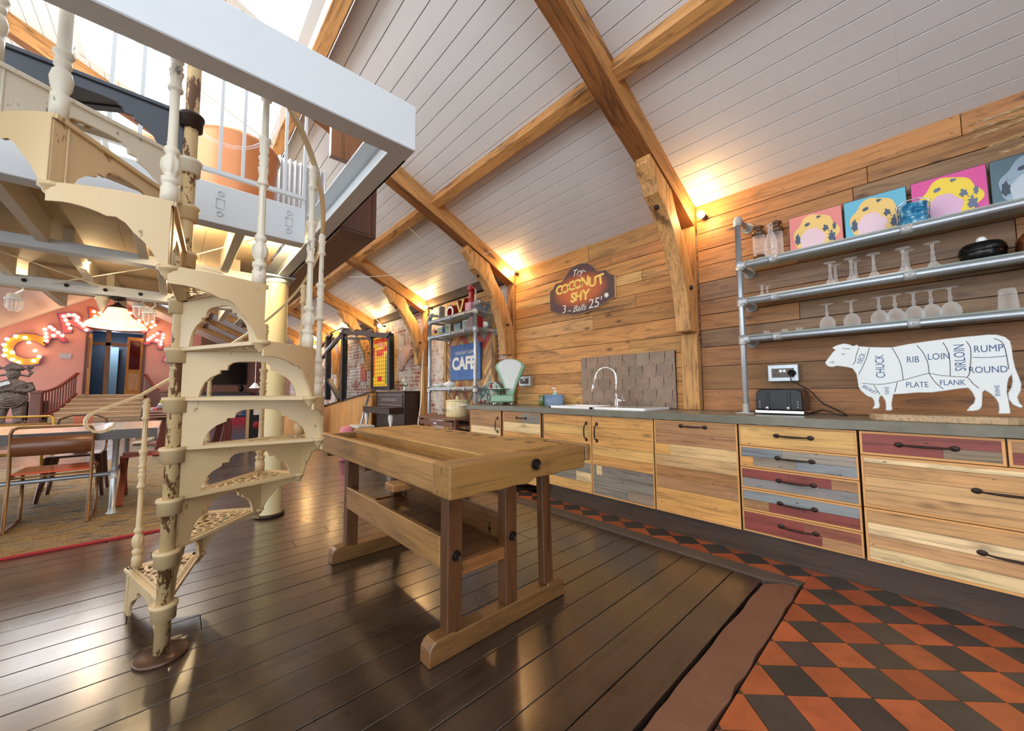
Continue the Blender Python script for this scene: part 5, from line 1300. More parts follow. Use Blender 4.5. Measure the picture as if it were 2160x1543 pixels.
# patterned tea cosy, soap caddy, green jar
def tcm():
    m, nt, b = base('printed_fabric'); v = coords(nt, (1, 1, 1)); vo = nt.nodes.new('ShaderNodeTexVoronoi'); vo.inputs['Scale'].default_value = 24; nt.links.new(v, vo.inputs['Vector'])
    bw = nt.nodes.new('ShaderNodeRGBToBW'); nt.links.new(vo.outputs['Color'], bw.inputs[0])
    n = nt.nodes['Principled BSDF']; r = ramp(nt, bw.outputs[0], [(.3, H('#7d8f86')), (.34, H('#a32d2c')), (.40, H('#8fb5ad')), (.5, H('#5d6c6a')), (.62, H('#b9c4ba'))])
    nt.nodes[-1].color_ramp.interpolation = 'CONSTANT'; nt.links.new(r, b.inputs['Base Color']); b.inputs['Roughness'].default_value = .9; return m
yc = 3.30; pts = [P(u, v, 'Y', yc) for u, v in ((1012, 853), (1013, 838), (1018, 824), (1027, 813), (1038, 807), (1048, 806), (1056, 812), (1062, 826), (1064, 853))]
pts = [(p.x, max(p.z, .921)) for p in pts]
T = thing('tea_cosy', 'quilted printed tea cosy with red and green shapes beside the green scales', 'tea cosy', (-3.85, yc, .92))
MB().prism(pts, yc - .05, yc + .07, 'Y').build('cover', tcm(), T, bevel=.03, seg=3)
MB().tube([(p[0], yc - .052, p[1]) for p in pts], .006, 6).build('piping', 'whitepaint', T)
xs0, xs1 = P(1149, 850, 'Y', 3.3).x, P(1189, 850, 'Y', 3.3).x; zt2 = P(1150, 833, 'Y', 3.3).z
T = thing('soap_caddy', 'blue grey enamel tin caddy with a soap pump bottle left of the sink', 'caddy', ((xs0 + xs1) / 2, 3.3, .92))
b = MB(); cxx = (xs0 + xs1) / 2
mt = Matrix.Translation((cxx, 3.3, .9205)) @ Matrix.Diagonal(((xs1 - xs0) / 2 / .1, .6, 1, 1))
b.lathe([(0, 0), (.098, 0), (.1, .004), (.1, zt2 - .92), (.094, zt2 - .92), (.094, .01)], (0, 0, 0), 32, mtx=mt); b.build('tin', plain('blue_grey_enamel', '#6d87a8', .3), T)
T = thing('soap_pump', 'clear pump bottle with white nozzle standing in the blue grey tin', 'soap bottle', (cxx + .02, 3.3, .93))
MB().lathe([(0, .932), (.033, .932), (.035, .95), (.035, zt2 + .005), (.014, zt2 + .02), (.012, zt2 + .03)], (cxx + .02, 3.3, 0), 18).build('bottle', plain('aqua_soap', '#9fd0cc', .15), T)
MB().lathe([(.013, zt2 + .028), (.013, zt2 + .045), (.005, zt2 + .047), (.005, zt2 + .07), (.012, zt2 + .072), (.012, zt2 + .08), (0, zt2 + .082)], (cxx + .02, 3.3, 0), 14).box((cxx - .02, 3.29, zt2 + .07), (cxx + .02, 3.31, zt2 + .08)).build('pump', 'ceramic', T)
xg = P(1143, 850, 'Y', 3.27).x; T = thing('green_jar', 'small green glass jar beside the blue grey tin', 'jar', (xg, 3.27, .92))
gj = glassmat('green_glass', '#4f6b2a', .08, .75)
MB().lathe([(0, .9205), (.034, .9205), (.037, .93), (.037, 1.03), (.033, 1.045)], (xg, 3.27, 0), 18).build('glass', gj, T)
MB().lathe([(0, .924), (.032, .924), (.032, .975), (0, .98)], (xg, 3.27, 0), 16).build('contents', plain('lime', '#a8bd3a', .5, var=.4, vs=40), T)
# wall lamps at the truss feet
LP_ = [(-1.22, 3.33, 2.615, 'between the first truss and the pipe shelving'), (-3.655, 3.33, 2.69, 'beside the second truss, above the brown sign'), (-5.98, 3.33, 2.62, 'beside the third truss, above the left pipe shelf'), (-8.03, 3.33, 2.56, 'beside the fourth truss, above the mesh cage'), (-10.75, 3.33, 2.56, 'beside the fifth truss'), (-13.1, 3.33, 2.56, 'beside the sixth truss')]
for x, y, z, wh in LP_:
    T = thing('wall_lamp', 'bright bare warm wall lamp ' + wh, 'lamp', (x, y, z), 'bare wall lamps at the truss feet')
    yb_ = 3.427 if x > -5 else 3.468
    MB().cyl((x, yb_, z), (x, yb_ - .03, z), .022, 16).cyl((x, yb_ - .02, z), (x, y + .02, z), .012, 10).build('holder', 'iron', T)
    MB().ball((x, y, z), .032 if x > -7 else .045, 16).build('bulb', 'bulb', T)
    light('wall_lamp_light', 'POINT', (x, y - .07, z), (8 if x > -2 else 11) if x > -5 else 18, (1, .62, .24), .035)
# festoon wires drooping across the ceiling
M['wire'] = plain('white_cable', '#eee9e2', .6)
for i, (pa, pb, sag) in enumerate(((P(735, 585, 'Y', 2.17), P(1040, 530, 'Y', 2.9), .10), (P(860, 478, 'Y', 2.1), P(1004, 612, 'Y', 3.2), .0), (P(692, 580, 'Y', 2.0), P(800, 680, 'Y', 3.3), 0))):
    pts = [pa.lerp(pb, t / 12) - Vector((0, 0, sag * math.sin(PI * t / 12))) for t in range(13)]
    tag(MB().tube(pts, .004, 6).build('hanging_wire', 'wire'), 'thin white wire strung below the ceiling, ' + ['sagging to the second truss', 'running down towards the left pipe shelf', 'ending at the bright lamp by the cage'][i], 'wire', 'white wires under the ceiling')
p0 = P(1003, 612, 'Y', 3.1); tag(MB().tube([p0, p0 + Vector((-.01, 0, -.2)), p0 + Vector((-.045, 0, -.29)), p0 + Vector((-.03, 0, -.3)), p0 + Vector((.0, 0, -.2)), p0 + Vector((.012, 0, 0))], .007, 6).build('cord_loop', 'wire'), 'white cord loop hanging above the left pipe shelf', 'cord')
pts = [P(905, 668, 'Y', 3.36), P(890, 700, 'Y', 3.36), P(893, 730, 'Y', 3.36), P(890, 790, 'Y', 3.3), P(888, 850, 'Y', 3.1), P(882, 895, 'Y', 3.0), P(888, 912, 'Y', 2.95)]
tag(MB().tube(smooth(pts), .010, 8).build('cable', 'wire'), 'cream cable hanging down the wall between the organ and the brown chest', 'cable')
# ---------------------------------------------------------------- beyond: organ, plank partition, cage
T = thing('harmonium', 'dark brown harmonium against the brick wall with keyboard lid closed', 'harmonium', (-6.8, 3.2, 0))
ow = H('#2e1c17'); ox0, ox1, oy = -7.5, -6.25, 3.07
MB().box((ox0, oy, .0), (ox1, 3.44, 1.085), ow).box((ox0 - .015, oy - .02, 1.085), (ox1 + .015, 3.45, 1.108), ow).build('case', 'darkwood', T, bevel=.004)
MB().box((ox0 + .07, oy - .012, .82), (ox1 - .05, oy, 1.05), H('#3a241d')).build('front_panel', 'darkwood', T, bevel=.003)
for a, b_ in (((ox0 + .10, 1.035), (ox1 - .08, 1.04)), ((ox0 + .10, .845), (ox1 - .08, .85))): MB().box((a[0], oy - .016, a[1]), (b_[0], oy - .011, b_[1])).build('moulding', 'galv', T)
q = MB()
for k in range(9): q.tube([( -6.88 + (k - 4) * .075 + .028 * math.cos(a), oy - .014, .945 + .022 * math.sin(a)) for a in [i * PI / 4 for i in range(8)]], .003, 5, closed=True)
q.build('fretwork', 'fitting', T)
MB().box((ox0 + .02, 2.80, .70), (ox1 - .02, oy, .80), ow).box((ox0 + .02, 2.78, .80), (ox1 - .02, oy, .815), H('#402821')).build('keyboard_lid', 'darkwood', T, bevel=.004)
for xx in (ox0 + .08, ox1 - .08): MB().lathe([(.03, .05), (.045, .1), (.025, .2), (.04, .42), (.02, .5), (.045, .62), (.035, .70)], (xx, 2.86, 0), 16).box((xx - .04, 2.82, 0), (xx + .04, 2.9, .06), ow).build('leg', 'darkwood', T)
T = thing('piano_stool', 'low stool with pale cushion in front of the harmonium', 'stool', (-6.9, 2.55, 0))
MB().box((-7.15, 2.4, .40), (-6.65, 2.75, .44), ow).build('seat_frame', 'darkwood', T, bevel=.004)
MB().box((-7.13, 2.42, .44), (-6.67, 2.73, .50)).build('cushion', plain('pale_cushion', '#cfc3b4', .9), T, bevel=.025, seg=3)
for a in (-7.12, -6.70):
    for b_ in (2.43, 2.70): MB().cyl((a, b_, 0), (a, b_, .40), .018, 10).build('leg', 'darkwood', T)
# small vase with white flowers on the harmonium
vx = P(885, 810, 'Y', 3.25).x; vx = -6.42
T = thing('flower_vase', 'white flowers in a little vase on the right of the harmonium top', 'vase', (-6.42, 3.25, 1.11))
MB().lathe([(0, 1.1085), (.028, 1.1085), (.035, 1.14), (.028, 1.19), (.032, 1.20)], (-6.6, 3.25, 0), 16).build('vase', 'ceramic', T)
for i in range(7):
    a = i * 2.4; MB().ball((-6.6 + .035 * math.cos(a), 3.25 + .035 * math.sin(a), 1.24 + .03 * (i % 3)), .03, 8).build('bloom', plain('bloom_white', '#eef2e0', .8) if i == 0 else D.materials['bloom_white'], T)
q = MB()
for i in range(10):
    a = i * 1.1; q.tube([(-6.6, 3.25, 1.19), (-6.6 + .05 * math.cos(a), 3.25 + .05 * math.sin(a), 1.22)], .012, 5)
q.build('leaves', plain('leaf_green', '#5d8a3a', .7), T)
# plank partition with sloping top
PYY = 3.0
T = thing('plank_partition', 'tongue and groove pine partition with a sloping top rail left of the harmonium', 'partition', (-8.9, PYY, 0))
tl_, tr_ = P(683, 858, 'Y', PYY), P(798, 825, 'Y', PYY)
b = MB(); x = tl_.x - 1.4
def ztop(x): return tl_.z + (tr_.z - tl_.z) * (x - tl_.x) / (tr_.x - tl_.x)
while x < -7.54:
    e = min(x + .135, -7.54); zt3 = max(ztop(x), .35), max(ztop(e), .35)
    b.prism([(x + .002, 0), (e - .002, 0), (e - .002, zt3[1]), (x + .002, zt3[0])], PYY, PYY + .02, 'Y', jit(H('#cf9452'), .1), grain='Z'); x = e
b.build('boards', 'vjoint', T)
MB().tube([(tl_.x - 1.4, PYY + .02, ztop(tl_.x - 1.4) + .012), (-7.54, PYY + .02, ztop(-7.54) + .012)], .03, 4, flat=(.10, .025)).build('top_rail', 'iron', T)
T = thing('plank_wall', 'knotty pine boarded low wall seen behind the round pillar', 'partition', (-11, 2.2, 0))
b = MB(); x = -12.0
k = 0
while k < 12:
    a = Vector((-12.0 + k * .15, 1.55 + k * .10, 0)); c = a + Vector((.148, .099, 0))
    b.add([(a.x, a.y, 0), (c.x, c.y, 0), (c.x, c.y, .95), (a.x, a.y, .95), (a.x, a.y + .03, 0), (c.x, c.y + .03, 0), (c.x, c.y + .03, .95), (a.x, a.y + .03, .95)], [(0, 1, 2, 3), (7, 6, 5, 4), (3, 2, 6, 7)], jit(H('#cf9452'), .1), [(q_[2], q_[0], q_[1]) for q_ in [(a.x, a.y, 0), (c.x, c.y, 0), (c.x, c.y, .95), (a.x, a.y, .95)] * 2]); k += 1
b.build('boards', 'vjoint', T)
# leaning galvanised pipe
a, b_ = P(778, 833, 'Y', 2.96), P(757, 912, 'Y', 2.78); b_ = b_ + (b_ - a) * ((b_.z - .0) / (a.z - b_.z))
tag(MB().cyl(tuple(a), (b_.x, b_.y, .0), .022, 12).build('leaning_pipe', 'galv'), 'galvanised pipe leaning on the plank partition beside the harmonium', 'pipe')
x = P(731, 903, 'Y', 2.1).x; pz = P(731, 899, 'Y', 2.1).z
tag(MB().lathe([(0, .001), (.08, .001), (.10, .03), (.10, pz - .06), (.08, pz - .02), (.04, pz), (0, pz)], (x, 2.1, 0), 24).build('pink_pouffe', plain('pink_fluff', '#e38fa0', .9, var=.2, vs=30)), 'pink fluffy pouffe whose top shows just above the bench, by the plank partition', 'pouffe')
# mesh cage
T = thing('mesh_cage', 'black framed wire mesh cage at the head of the partition', 'cage', (-8.8, PYY, 1.0))
def bx2(pa, pb, w, nm='post'):
    pa, pb = Vector(pa), Vector(pb); return MB().tube([pa, pb], w / 2, 4, flat=(w, w)).build(nm, 'black', T, bevel=.004)
Y1 = PYY
c = lambda u, v, y=Y1: P(660 + u / 6.43, 660 + v / 6.43, 'Y', y)
cage = [((410, 1200), (430, 230), .12), ((1055, 1040), (1055, 320), .10)]
for a, b_, w_ in cage: bx2(c(*a), c(*b_), w_)
bx2(c(430, 260), c(1060, 320), .10, 'top_rail'); bx2(c(455, 350), c(800, 350), .05, 'cross_rail'); bx2(c(800, 330), c(800, 1010), .04, 'post')
bx2(c(200, 1180), c(210, 330), .12); bx2(c(10, 760), c(440, 240), .07, 'sloping_rail'); bx2(c(10, 590), c(260, 300), .05, 'sloping_rail'); bx2(c(190, 860), c(370, 1190), .09, 'brace')
bx2(c(240, 280), c(400, 210), .03, 'top_rail'); bx2(c(400, 210), c(820, 260), .03, 'top_rail')
MB().tube([c(175, 520, Y1 - .06), c(385, 290, Y1 - .06)], .035, 10).build('steel_handrail', 'galv', T)
q = MB(); x0, x1 = c(450, 700).x, c(1040, 700).x; zt4, zb4 = c(600, 350).z, c(600, 1040).z
nx = 26
for i in range(nx + 1): 
    xx = lerp(x0, x1, i / nx); q.tube([(xx, Y1, max(ztop(xx) + .02, .8)), (xx, Y1, zt4)], .0035, 4)
for i in range(20):
    zz = lerp(.86, zt4, i / 19); xs_ = x0 if zz > ztop(x0) else x0
    q.tube([(x0, Y1, zz), (x1, Y1, zz)], .0035, 4) if zz > 1.0 else None
q.build('wire_mesh', 'black', T)
# stained glass panel inside the cage
T = thing('stained_glass_panel', 'yellow and red stained glass panel glowing inside the cage', 'stained glass', c(920, 650, 3.3))
gx0, gx1, gz0, gz1 = c(815, 650, 3.3).x, c(1030, 650, 3.3).x, c(900, 1000, 3.3).z, c(900, 330, 3.3).z
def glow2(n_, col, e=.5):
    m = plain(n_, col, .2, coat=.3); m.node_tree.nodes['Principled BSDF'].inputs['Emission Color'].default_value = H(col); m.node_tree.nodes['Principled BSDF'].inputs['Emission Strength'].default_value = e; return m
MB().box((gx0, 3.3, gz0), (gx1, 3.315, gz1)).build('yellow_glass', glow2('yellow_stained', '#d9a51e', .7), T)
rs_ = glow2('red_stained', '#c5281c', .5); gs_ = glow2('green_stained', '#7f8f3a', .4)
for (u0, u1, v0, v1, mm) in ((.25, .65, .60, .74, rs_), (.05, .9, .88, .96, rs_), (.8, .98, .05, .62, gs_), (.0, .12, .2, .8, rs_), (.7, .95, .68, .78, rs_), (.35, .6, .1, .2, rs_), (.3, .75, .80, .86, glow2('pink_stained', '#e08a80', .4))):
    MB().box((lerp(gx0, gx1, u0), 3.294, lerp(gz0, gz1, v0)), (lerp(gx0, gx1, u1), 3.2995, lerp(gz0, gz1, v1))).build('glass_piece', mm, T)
for (a, b_, z0_, z1_) in ((gx0 - .05, gx0, gz0, gz1), (gx1, gx1 + .05, gz0, gz1), (gx0 - .05, gx1 + .05, gz1, gz1 + .05), (gx0 - .05, gx1 + .05, gz0 - .08, gz0)): MB().box((a, 3.285, z0_), (b_, 3.325, z1_)).build('frame', 'black', T)
x = c(630, 700, 3.35).x; tag(MB().box((x - .17, 3.44, c(630, 925, 3.4).z), (x + .17, 3.469, c(630, 690, 3.4).z)).build('orange_poster', plain('orange_print', '#cf6f4c', .6, var=.3, vs=12)), 'tall orange poster on the brick wall seen through the cage mesh', 'poster')
x = P(863, 760, 'Y', 3.4).x
T = thing('mounted_animal_head', 'carved pale pink antelope head with upright horns on the brick wall', 'wall trophy', (x, 3.4, 2.0))
q = MB(); hz = P(863, 750, 'Y', 3.4).z
q.tube([(x, 3.42, hz + .12), (x, 3.33, hz + .05), (x + .02, 3.26, hz - .12), (x + .03, 3.24, hz - .24)], [.13, .14, .10, .06], 14); q.ball((x + .03, 3.23, hz - .27), .062, 12); q.build('head', plain('pinkish_plaster', '#c9a79a', .4, var=.3, vs=14), T)
for s_ in (-1, 1):
    MB().tube([(x + s_ * .04, 3.34, hz + .12), (x + s_ * .07, 3.33, hz + .28), (x + s_ * .05, 3.33, hz + .42)], [.028, .022, .006], 10).build('horn', plain('horn_%d' % s_, '#bd9684', .4), T)
    MB().ball((x + s_ * .13, 3.36, hz + .10), .05, 10, sc=(1.4, .4, .5)).build('ear', plain('ear_%d' % s_, '#c2a096', .5), T)
# ---------------------------------------------------------------- dining corner on the left
def rugm():
    m, nt, b = base('woven_rug'); v = coords(nt, (1, 1, 1)); w_ = noise(nt, coords(nt, (3, 1.2, 1)), 2.5, 5, .75, 1.2); n2 = noise(nt, v, 70, 2, .7)
    c = ramp(nt, w_, [(.3, H('#3f3834')), (.42, H('#7d6e62')), (.5, H('#a08c68')), (.57, H('#a07c3c')), (.66, H('#544840')), (.8, H('#8a6a60'))])
    c = mixc(nt, .55, c, ramp(nt, n2, [(.35, gray(.35)), (.6, gray(1.1))]), 'MULTIPLY'); nt.links.new(c, b.inputs['Base Color']); b.inputs['Roughness'].default_value = .95
    bump(nt, b, n2, .4, .004); return m
T = thing('rug', 'large worn mustard rug with red border under the dining table', 'rug', (-6.3, -1.4, 0))
MB().box((-8.9, -3.6, .0015), (-4.15, .02, .012)).build('pile', rugm(), T)
MB().box((-4.15, -3.6, .0015), (-4.125, .04, .014)).box((-8.9, .02, .0015), (-4.125, .04, .014)).build('red_binding', plain('red_binding', '#b02c34', .8), T)
T = thing('dining_table', 'long table, top coloured pale for window glare, on galvanised pipe legs at the left', 'table', (-5.5, -1.3, 0))
b = MB()
for k in range(5): b.box((-4.92 - k * .262 - .26, -2.75, .725), (-4.92 - k * .262, -.08, .762), jit(H('#b9b8bb'), .06), grain='Y')  # pale tone puts the glare of windows into the board colour
b.build('table_top', wood('glare_pale_table_boards', .16, .2, .2, coat=.8), T, bevel=.003)
MB().box((-4.93, -2.74, .68), (-4.905, -.09, .765), H('#4a4038'), grain='Y').build('edge_board', 'darkwood', T)
for xx in (-4.98, -6.15):
    for yy in (-.36, -2.4):
        MB().cyl((xx, yy, .02), (xx, yy, .725), .021, 14).build('leg', 'galv', T); MB().lathe([(.04, .0125), (.04, .02), (.026, .03), (.026, .06)], (xx, yy, 0), 14).build('leg_foot', 'fitting', T)
        MB().cyl((xx, yy, .33), (xx, yy, .40), .028, 14).cyl((xx, yy, .66), (xx, yy, .72), .028, 14).build('tee_fitting', 'fitting', T)
for yy in (-.36, -2.4): MB().cyl((-6.15, yy, .37), (-4.98, yy, .37), .018, 12).build('stretcher', 'galv', T)
MB().cyl((-4.98, -2.4, .37), (-4.98, -.36, .37), .018, 12).build('stretcher', 'galv', T)
M['bronze'] = plain('bronze_tube', '#8a6440', .4, .6); M['brownply'] = wood('brown_ply', .35, .2, .2, coat=.4); M['orange_seat'] = plain('orange_seat', '#c9512c', .35, coat=.3)
def tubechair(x, y, rot, tube, backc, seatm, label, group='tube frame stacking chairs'):
    T = thing('stacking_chair', label, 'chair', (x, y, 0), group); m_ = Matrix.Translation((x, y, 0)) @ Matrix.Rotation(rot, 4, 'Z')
    # chair faces local -Y; width along X
    w_ = .215; t = .011
    for s_ in (-1, 1):
        MB().tube([m_ @ Vector(p) for p in [(s_ * w_, .24, .025), (s_ * w_, -.20, .025)]], t, 8).build('sled_foot', tube, T)
        MB().tube([m_ @ Vector(p) for p in [(s_ * w_, -.20, .025), (s_ * w_, -.19, .44)]], t, 8).build('leg', tube, T)
    pts = [(-w_, .24, .025), (-w_, .20, .45), (-w_, .25, .78), (-w_ + .012, .255, .81), (-w_ + .04, .26, .825), (w_ - .04, .26, .825), (w_ - .012, .255, .81), (w_, .25, .78), (w_, .20, .45), (w_, .24, .025)]
    MB().tube([m_ @ Vector(p) for p in pts], t, 8).build('back_frame', tube, T)
    MB().tube([m_ @ Vector(p) for p in [(-w_, .20, .43), (-w_, -.20, .44), (w_, -.20, .44), (w_, .20, .43)]], t, 8, closed=True).build('seat_frame', tube, T)
    vs = []; N = 10
    for i in range(N + 1):
        u = -1 + 2 * i / N; d = .035 * (1 - u * u)
        vs += [m_ @ Vector((u * w_, .222 + d, .60)), m_ @ Vector((u * w_, .245 + d, .75)), m_ @ Vector((u * w_, .230 + d, .60)), m_ @ Vector((u * w_, .253 + d, .75))]
    fs = []
    for i in range(N): a = 4 * i; b_ = a + 4; fs += [(a, a + 1, b_ + 1, b_), (a + 2, b_ + 2, b_ + 3, a + 3), (a + 1, a + 3, b_ + 3, b_ + 1), (a, b_, b_ + 2, a + 2)]
    MB().add(vs, fs, H(backc), [(v.x * 1 + v.y, v.z, 0) for v in vs], True).build('backrest', 'brownply', T)
    MB().box((-w_ + .005, -.20, .447), (w_ - .005, .20, .462), H('#7a3f22'), mtx=m_).build('seat', seatm, T, bevel=.005)
    return T
tubechair(-5.02, -.70, R_(-90), 'bronze', '#74462a', 'orange_seat', 'bronze tube chair with brown ply back and orange seat, nearest on the rug')
tubechair(-5.05, -1.28, R_(-90), 'bronze', '#5a4a44', 'brownply', 'grey brown tube chair cut off by the left picture edge')
tubechair(-6.75, -1.25, R_(90), plain('yellow_tube', '#c9a53a', .35, .4), '#8a6a3a', 'brownply', 'yellow tube framed chair across the table at far left')
# pressed metal chair across the table
T = thing('metal_chair', 'dark brown pressed metal chair with arched back across the table', 'chair', (-6.15, -.72, 0))
mm = plain('dark_pressed_metal', '#5d4238', .3, .6); cxx, cyy = -6.15, -.73
MB().box((cxx - .19, cyy - .19, .43), (cxx + .19, cyy + .19, .455)).build('seat', mm, T, bevel=.012, seg=2)
for a in (-1, 1):
    for b_ in (-1, 1): MB().tube([(cxx + a * .17, cyy + b_ * .17, .44), (cxx + a * .19, cyy + b_ * .19, .25), (cxx + a * .23, cyy + b_ * .22, .012)], [.034, .026, .016], 6).build('leg', mm, T)
MB().tube([(cxx - .17, cyy - .19, .45), (cxx - .22, cyy - .20, .70), (cxx - .24, cyy - .17, .81), (cxx - .25, cyy - .08, .85), (cxx - .25, cyy + .08, .85), (cxx - .24, cyy + .17, .81), (cxx - .22, cyy + .20, .70), (cxx - .17, cyy + .19, .45)], .011, 8).build('back_frame', mm, T)
MB().prism([(cyy - .055, .45), (cyy + .055, .45), (cyy + .075, .84), (cyy - .075, .84)], cxx - .245, cxx - .238, 'X').build('back_splat', plain('orange_splat', '#a85a36', .35, .3), T)
# folding chair at the table end
T = thing('folding_stool', 'red brown slatted folding stool tucked under the right end of the table', 'stool', (-5.45, -.16, 0))
rb = H('#8a4326')
for yy in (-.33, .02):
    MB().tube([(-5.2, yy, .02), (-5.62, yy, .47)], .022, 4, flat=(.045, .022), col=rb).build('leg', 'redwood', T)
    MB().tube([(-5.78, yy, .02), (-5.45, yy, .30), (-5.30, yy, .47)], .022, 4, flat=(.045, .022), col=rb).build('leg', 'redwood', T)
for k in range(6): MB().box((-5.62 + k * .058, -.34, .462), (-5.57 + k * .058, .03, .478), H('#b04a33')).build('seat_slat', 'redwood', T)
# pendant lamp and ship lamps below the perforated beam
px0, py0 = -5.71, -.47
T = thing('pendant_lamp', 'large opal glass pendant lamp glowing above the dining table', 'pendant lamp', (px0, py0, 1.78))
op_ = glow2('opal_glass', '#f3dcc4', .9)
MB().lathe([(.07, 2.0), (.085, 1.965), (.10, 1.925), (.135, 1.885), (.19, 1.855), (.225, 1.82), (.232, 1.795), (.222, 1.783), (.20, 1.785), (.12, 1.80), (.055, 1.795)], (px0, py0, 0), 40).build('shade', op_, T)
MB().lathe([(.055, 1.79), (.09, 1.775), (.085, 1.765), (.03, 1.76), (0, 1.758)], (px0, py0, 0), 24).build('lower_dish', op_, T)
MB().ball((px0, py0, 1.80), .035, 12).build('bulb', 'bulb', T)
MB().lathe([(.02, 2.05), (.03, 2.03), (.075, 2.0), (.08, 1.992)], (px0, py0, 0), 24).build('cap', 'iron', T)
MB().lathe([(.0, 2.108), (.06, 2.108), (.065, 2.09), (.03, 2.075), (0, 2.07)], (px0, py0, 0), 24).build('ceiling_rose', 'iron', T)
for k in range(2):
    q = MB(); pts = [(px0 + (-1) ** (i + k) * .010, py0 + .004 * k, 2.075 - i * .005) for i in range(9)]; q.tube(pts, .003, 5); q.build('chain', 'iron', T)
light('pendant_light', 'POINT', (px0, py0, 1.72), 10, (1, .75, .45), .06)
for i, (yy, zz, w_) in enumerate(((-1.17, 2.0, 'at the left edge'), (-.235, 1.99, 'lower of the two at the right'), (-.32, 2.06, 'upper of the two at the right'))):
    xx = -5.86 if i < 2 else -5.95; T = thing('ship_lamp', 'white caged ship lamp hanging from the perforated beam, ' + w_, 'lamp', (xx, yy, zz), 'white ship lamps')
    MB().lathe([(0, zz + .06), (.045, zz + .055), (.05, zz + .02), (.065, zz + .01), (.06, zz), (.05, zz)], (xx, yy, 0), 20).build('cap', 'ceramic', T)
    MB().lathe([(.045, zz), (.048, zz - .03), (.045, zz - .08), (.03, zz - .10), (0, zz - .105)], (xx, yy, 0), 20).build('globe', 'glass', T)
    for k in range(6):
        a = k * PI / 3; MB().tube([(xx + .055 * math.cos(a), yy + .055 * math.sin(a), zz), (xx + .058 * math.cos(a), yy + .058 * math.sin(a), zz - .07), (xx + .02 * math.cos(a), yy + .02 * math.sin(a), zz - .115)], .003, 5).build('cage_wire', 'ceramic', T)
    MB().tube([(xx, yy, zz + .05), (xx, yy + .05, zz + .10), (xx, yy + .04, zz + .13)], .008, 8).build('bracket', 'ceramic', T)
T = thing('cone_ornament', 'cream ice cream cone ornament hanging point down from the perforated beam', 'ornament', (-5.72, -.58, 2.0))
MB().lathe([(0, 1.93), (.004, 1.93), (.045, 2.06), (.055, 2.065), (.055, 2.08), (.05, 2.085), (.052, 2.10), (0, 2.105)], (-5.72, -.585, 0), 20).build('cone', plain('cream_plaster', '#e3d3b4', .5), T)
# ---------------------------------------------------------------- far end: pink wall, steps, doors
M['redbal'] = wood('mahogany_balustrade', .4, .3, .3, coat=.3); M['stepw'] = wood('worn_steps', .5, .25, .3, .1); M['oldpine'] = wood('old_pine_door', .45, .25, .3, .2, .4)
T = thing('entrance_steps', 'flight of six worn wooden steps up to the double doors', 'steps', (-23.2, -1.9, 0))
for k in range(6):
    MB().box((FARX + .02, -2.95 - (5 - k) * .10, k * .175), (FARX + .35 + (5 - k) * .27, -.95 + (0), (k + 1) * .175 - .03), H('#b58f68'), grain='Y').box((FARX + .02, -2.95 - (5 - k) * .10, (k + 1) * .175 - .03), (FARX + .38 + (5 - k) * .27, -.95, (k + 1) * .175), H('#ecd0a4'), grain='Y').build('step', 'stepw', T)
for side, (yn, yt) in enumerate(((-3.78, -2.98), (-.25, -.95))):
    T = thing('balustrade', 'mahogany coloured stair balustrade on the %s of the steps' % ['left', 'right'][side], 'balustrade', (-22.6, yn, 0), 'balustrades of the entrance steps')
    xn = -22.45
    MB().box((xn - .14, yn - .14, 0), (xn + .14, yn + .14, 1.12), H('#7a3f2c')).box((xn - .17, yn - .17, 1.12), (xn + .17, yn + .17, 1.22), H('#8a4a34')).build('newel', 'redbal', T, bevel=.01)
    a, b_ = Vector((xn, yn, 1.1)), Vector((FARX + .12, yt, 1.95)); mid = (a + b_) / 2 + Vector((0, 0, -.16))
    rail = smooth([a, mid, b_], 8); MB().tube(rail, .05, 6, flat=(.09, .07), col=H('#8a3f2c')).build('handrail', 'redbal', T)
    lo = smooth([Vector((xn, yn, .25)), Vector(((xn + FARX) / 2, (yn + yt) / 2, .45)), Vector((FARX + .12, yt, 1.1))], 8); MB().tube(lo, .05, 6, flat=(.08, .06), col=H('#8a3f2c')).build('bottom_rail', 'redbal', T)
    for k in range(1, 16, 1):
        MB().tube([lo[k], rail[k]], .02, 4, flat=(.035, .035), col=H('#6e3a28')).build('spindle', 'redbal', T)
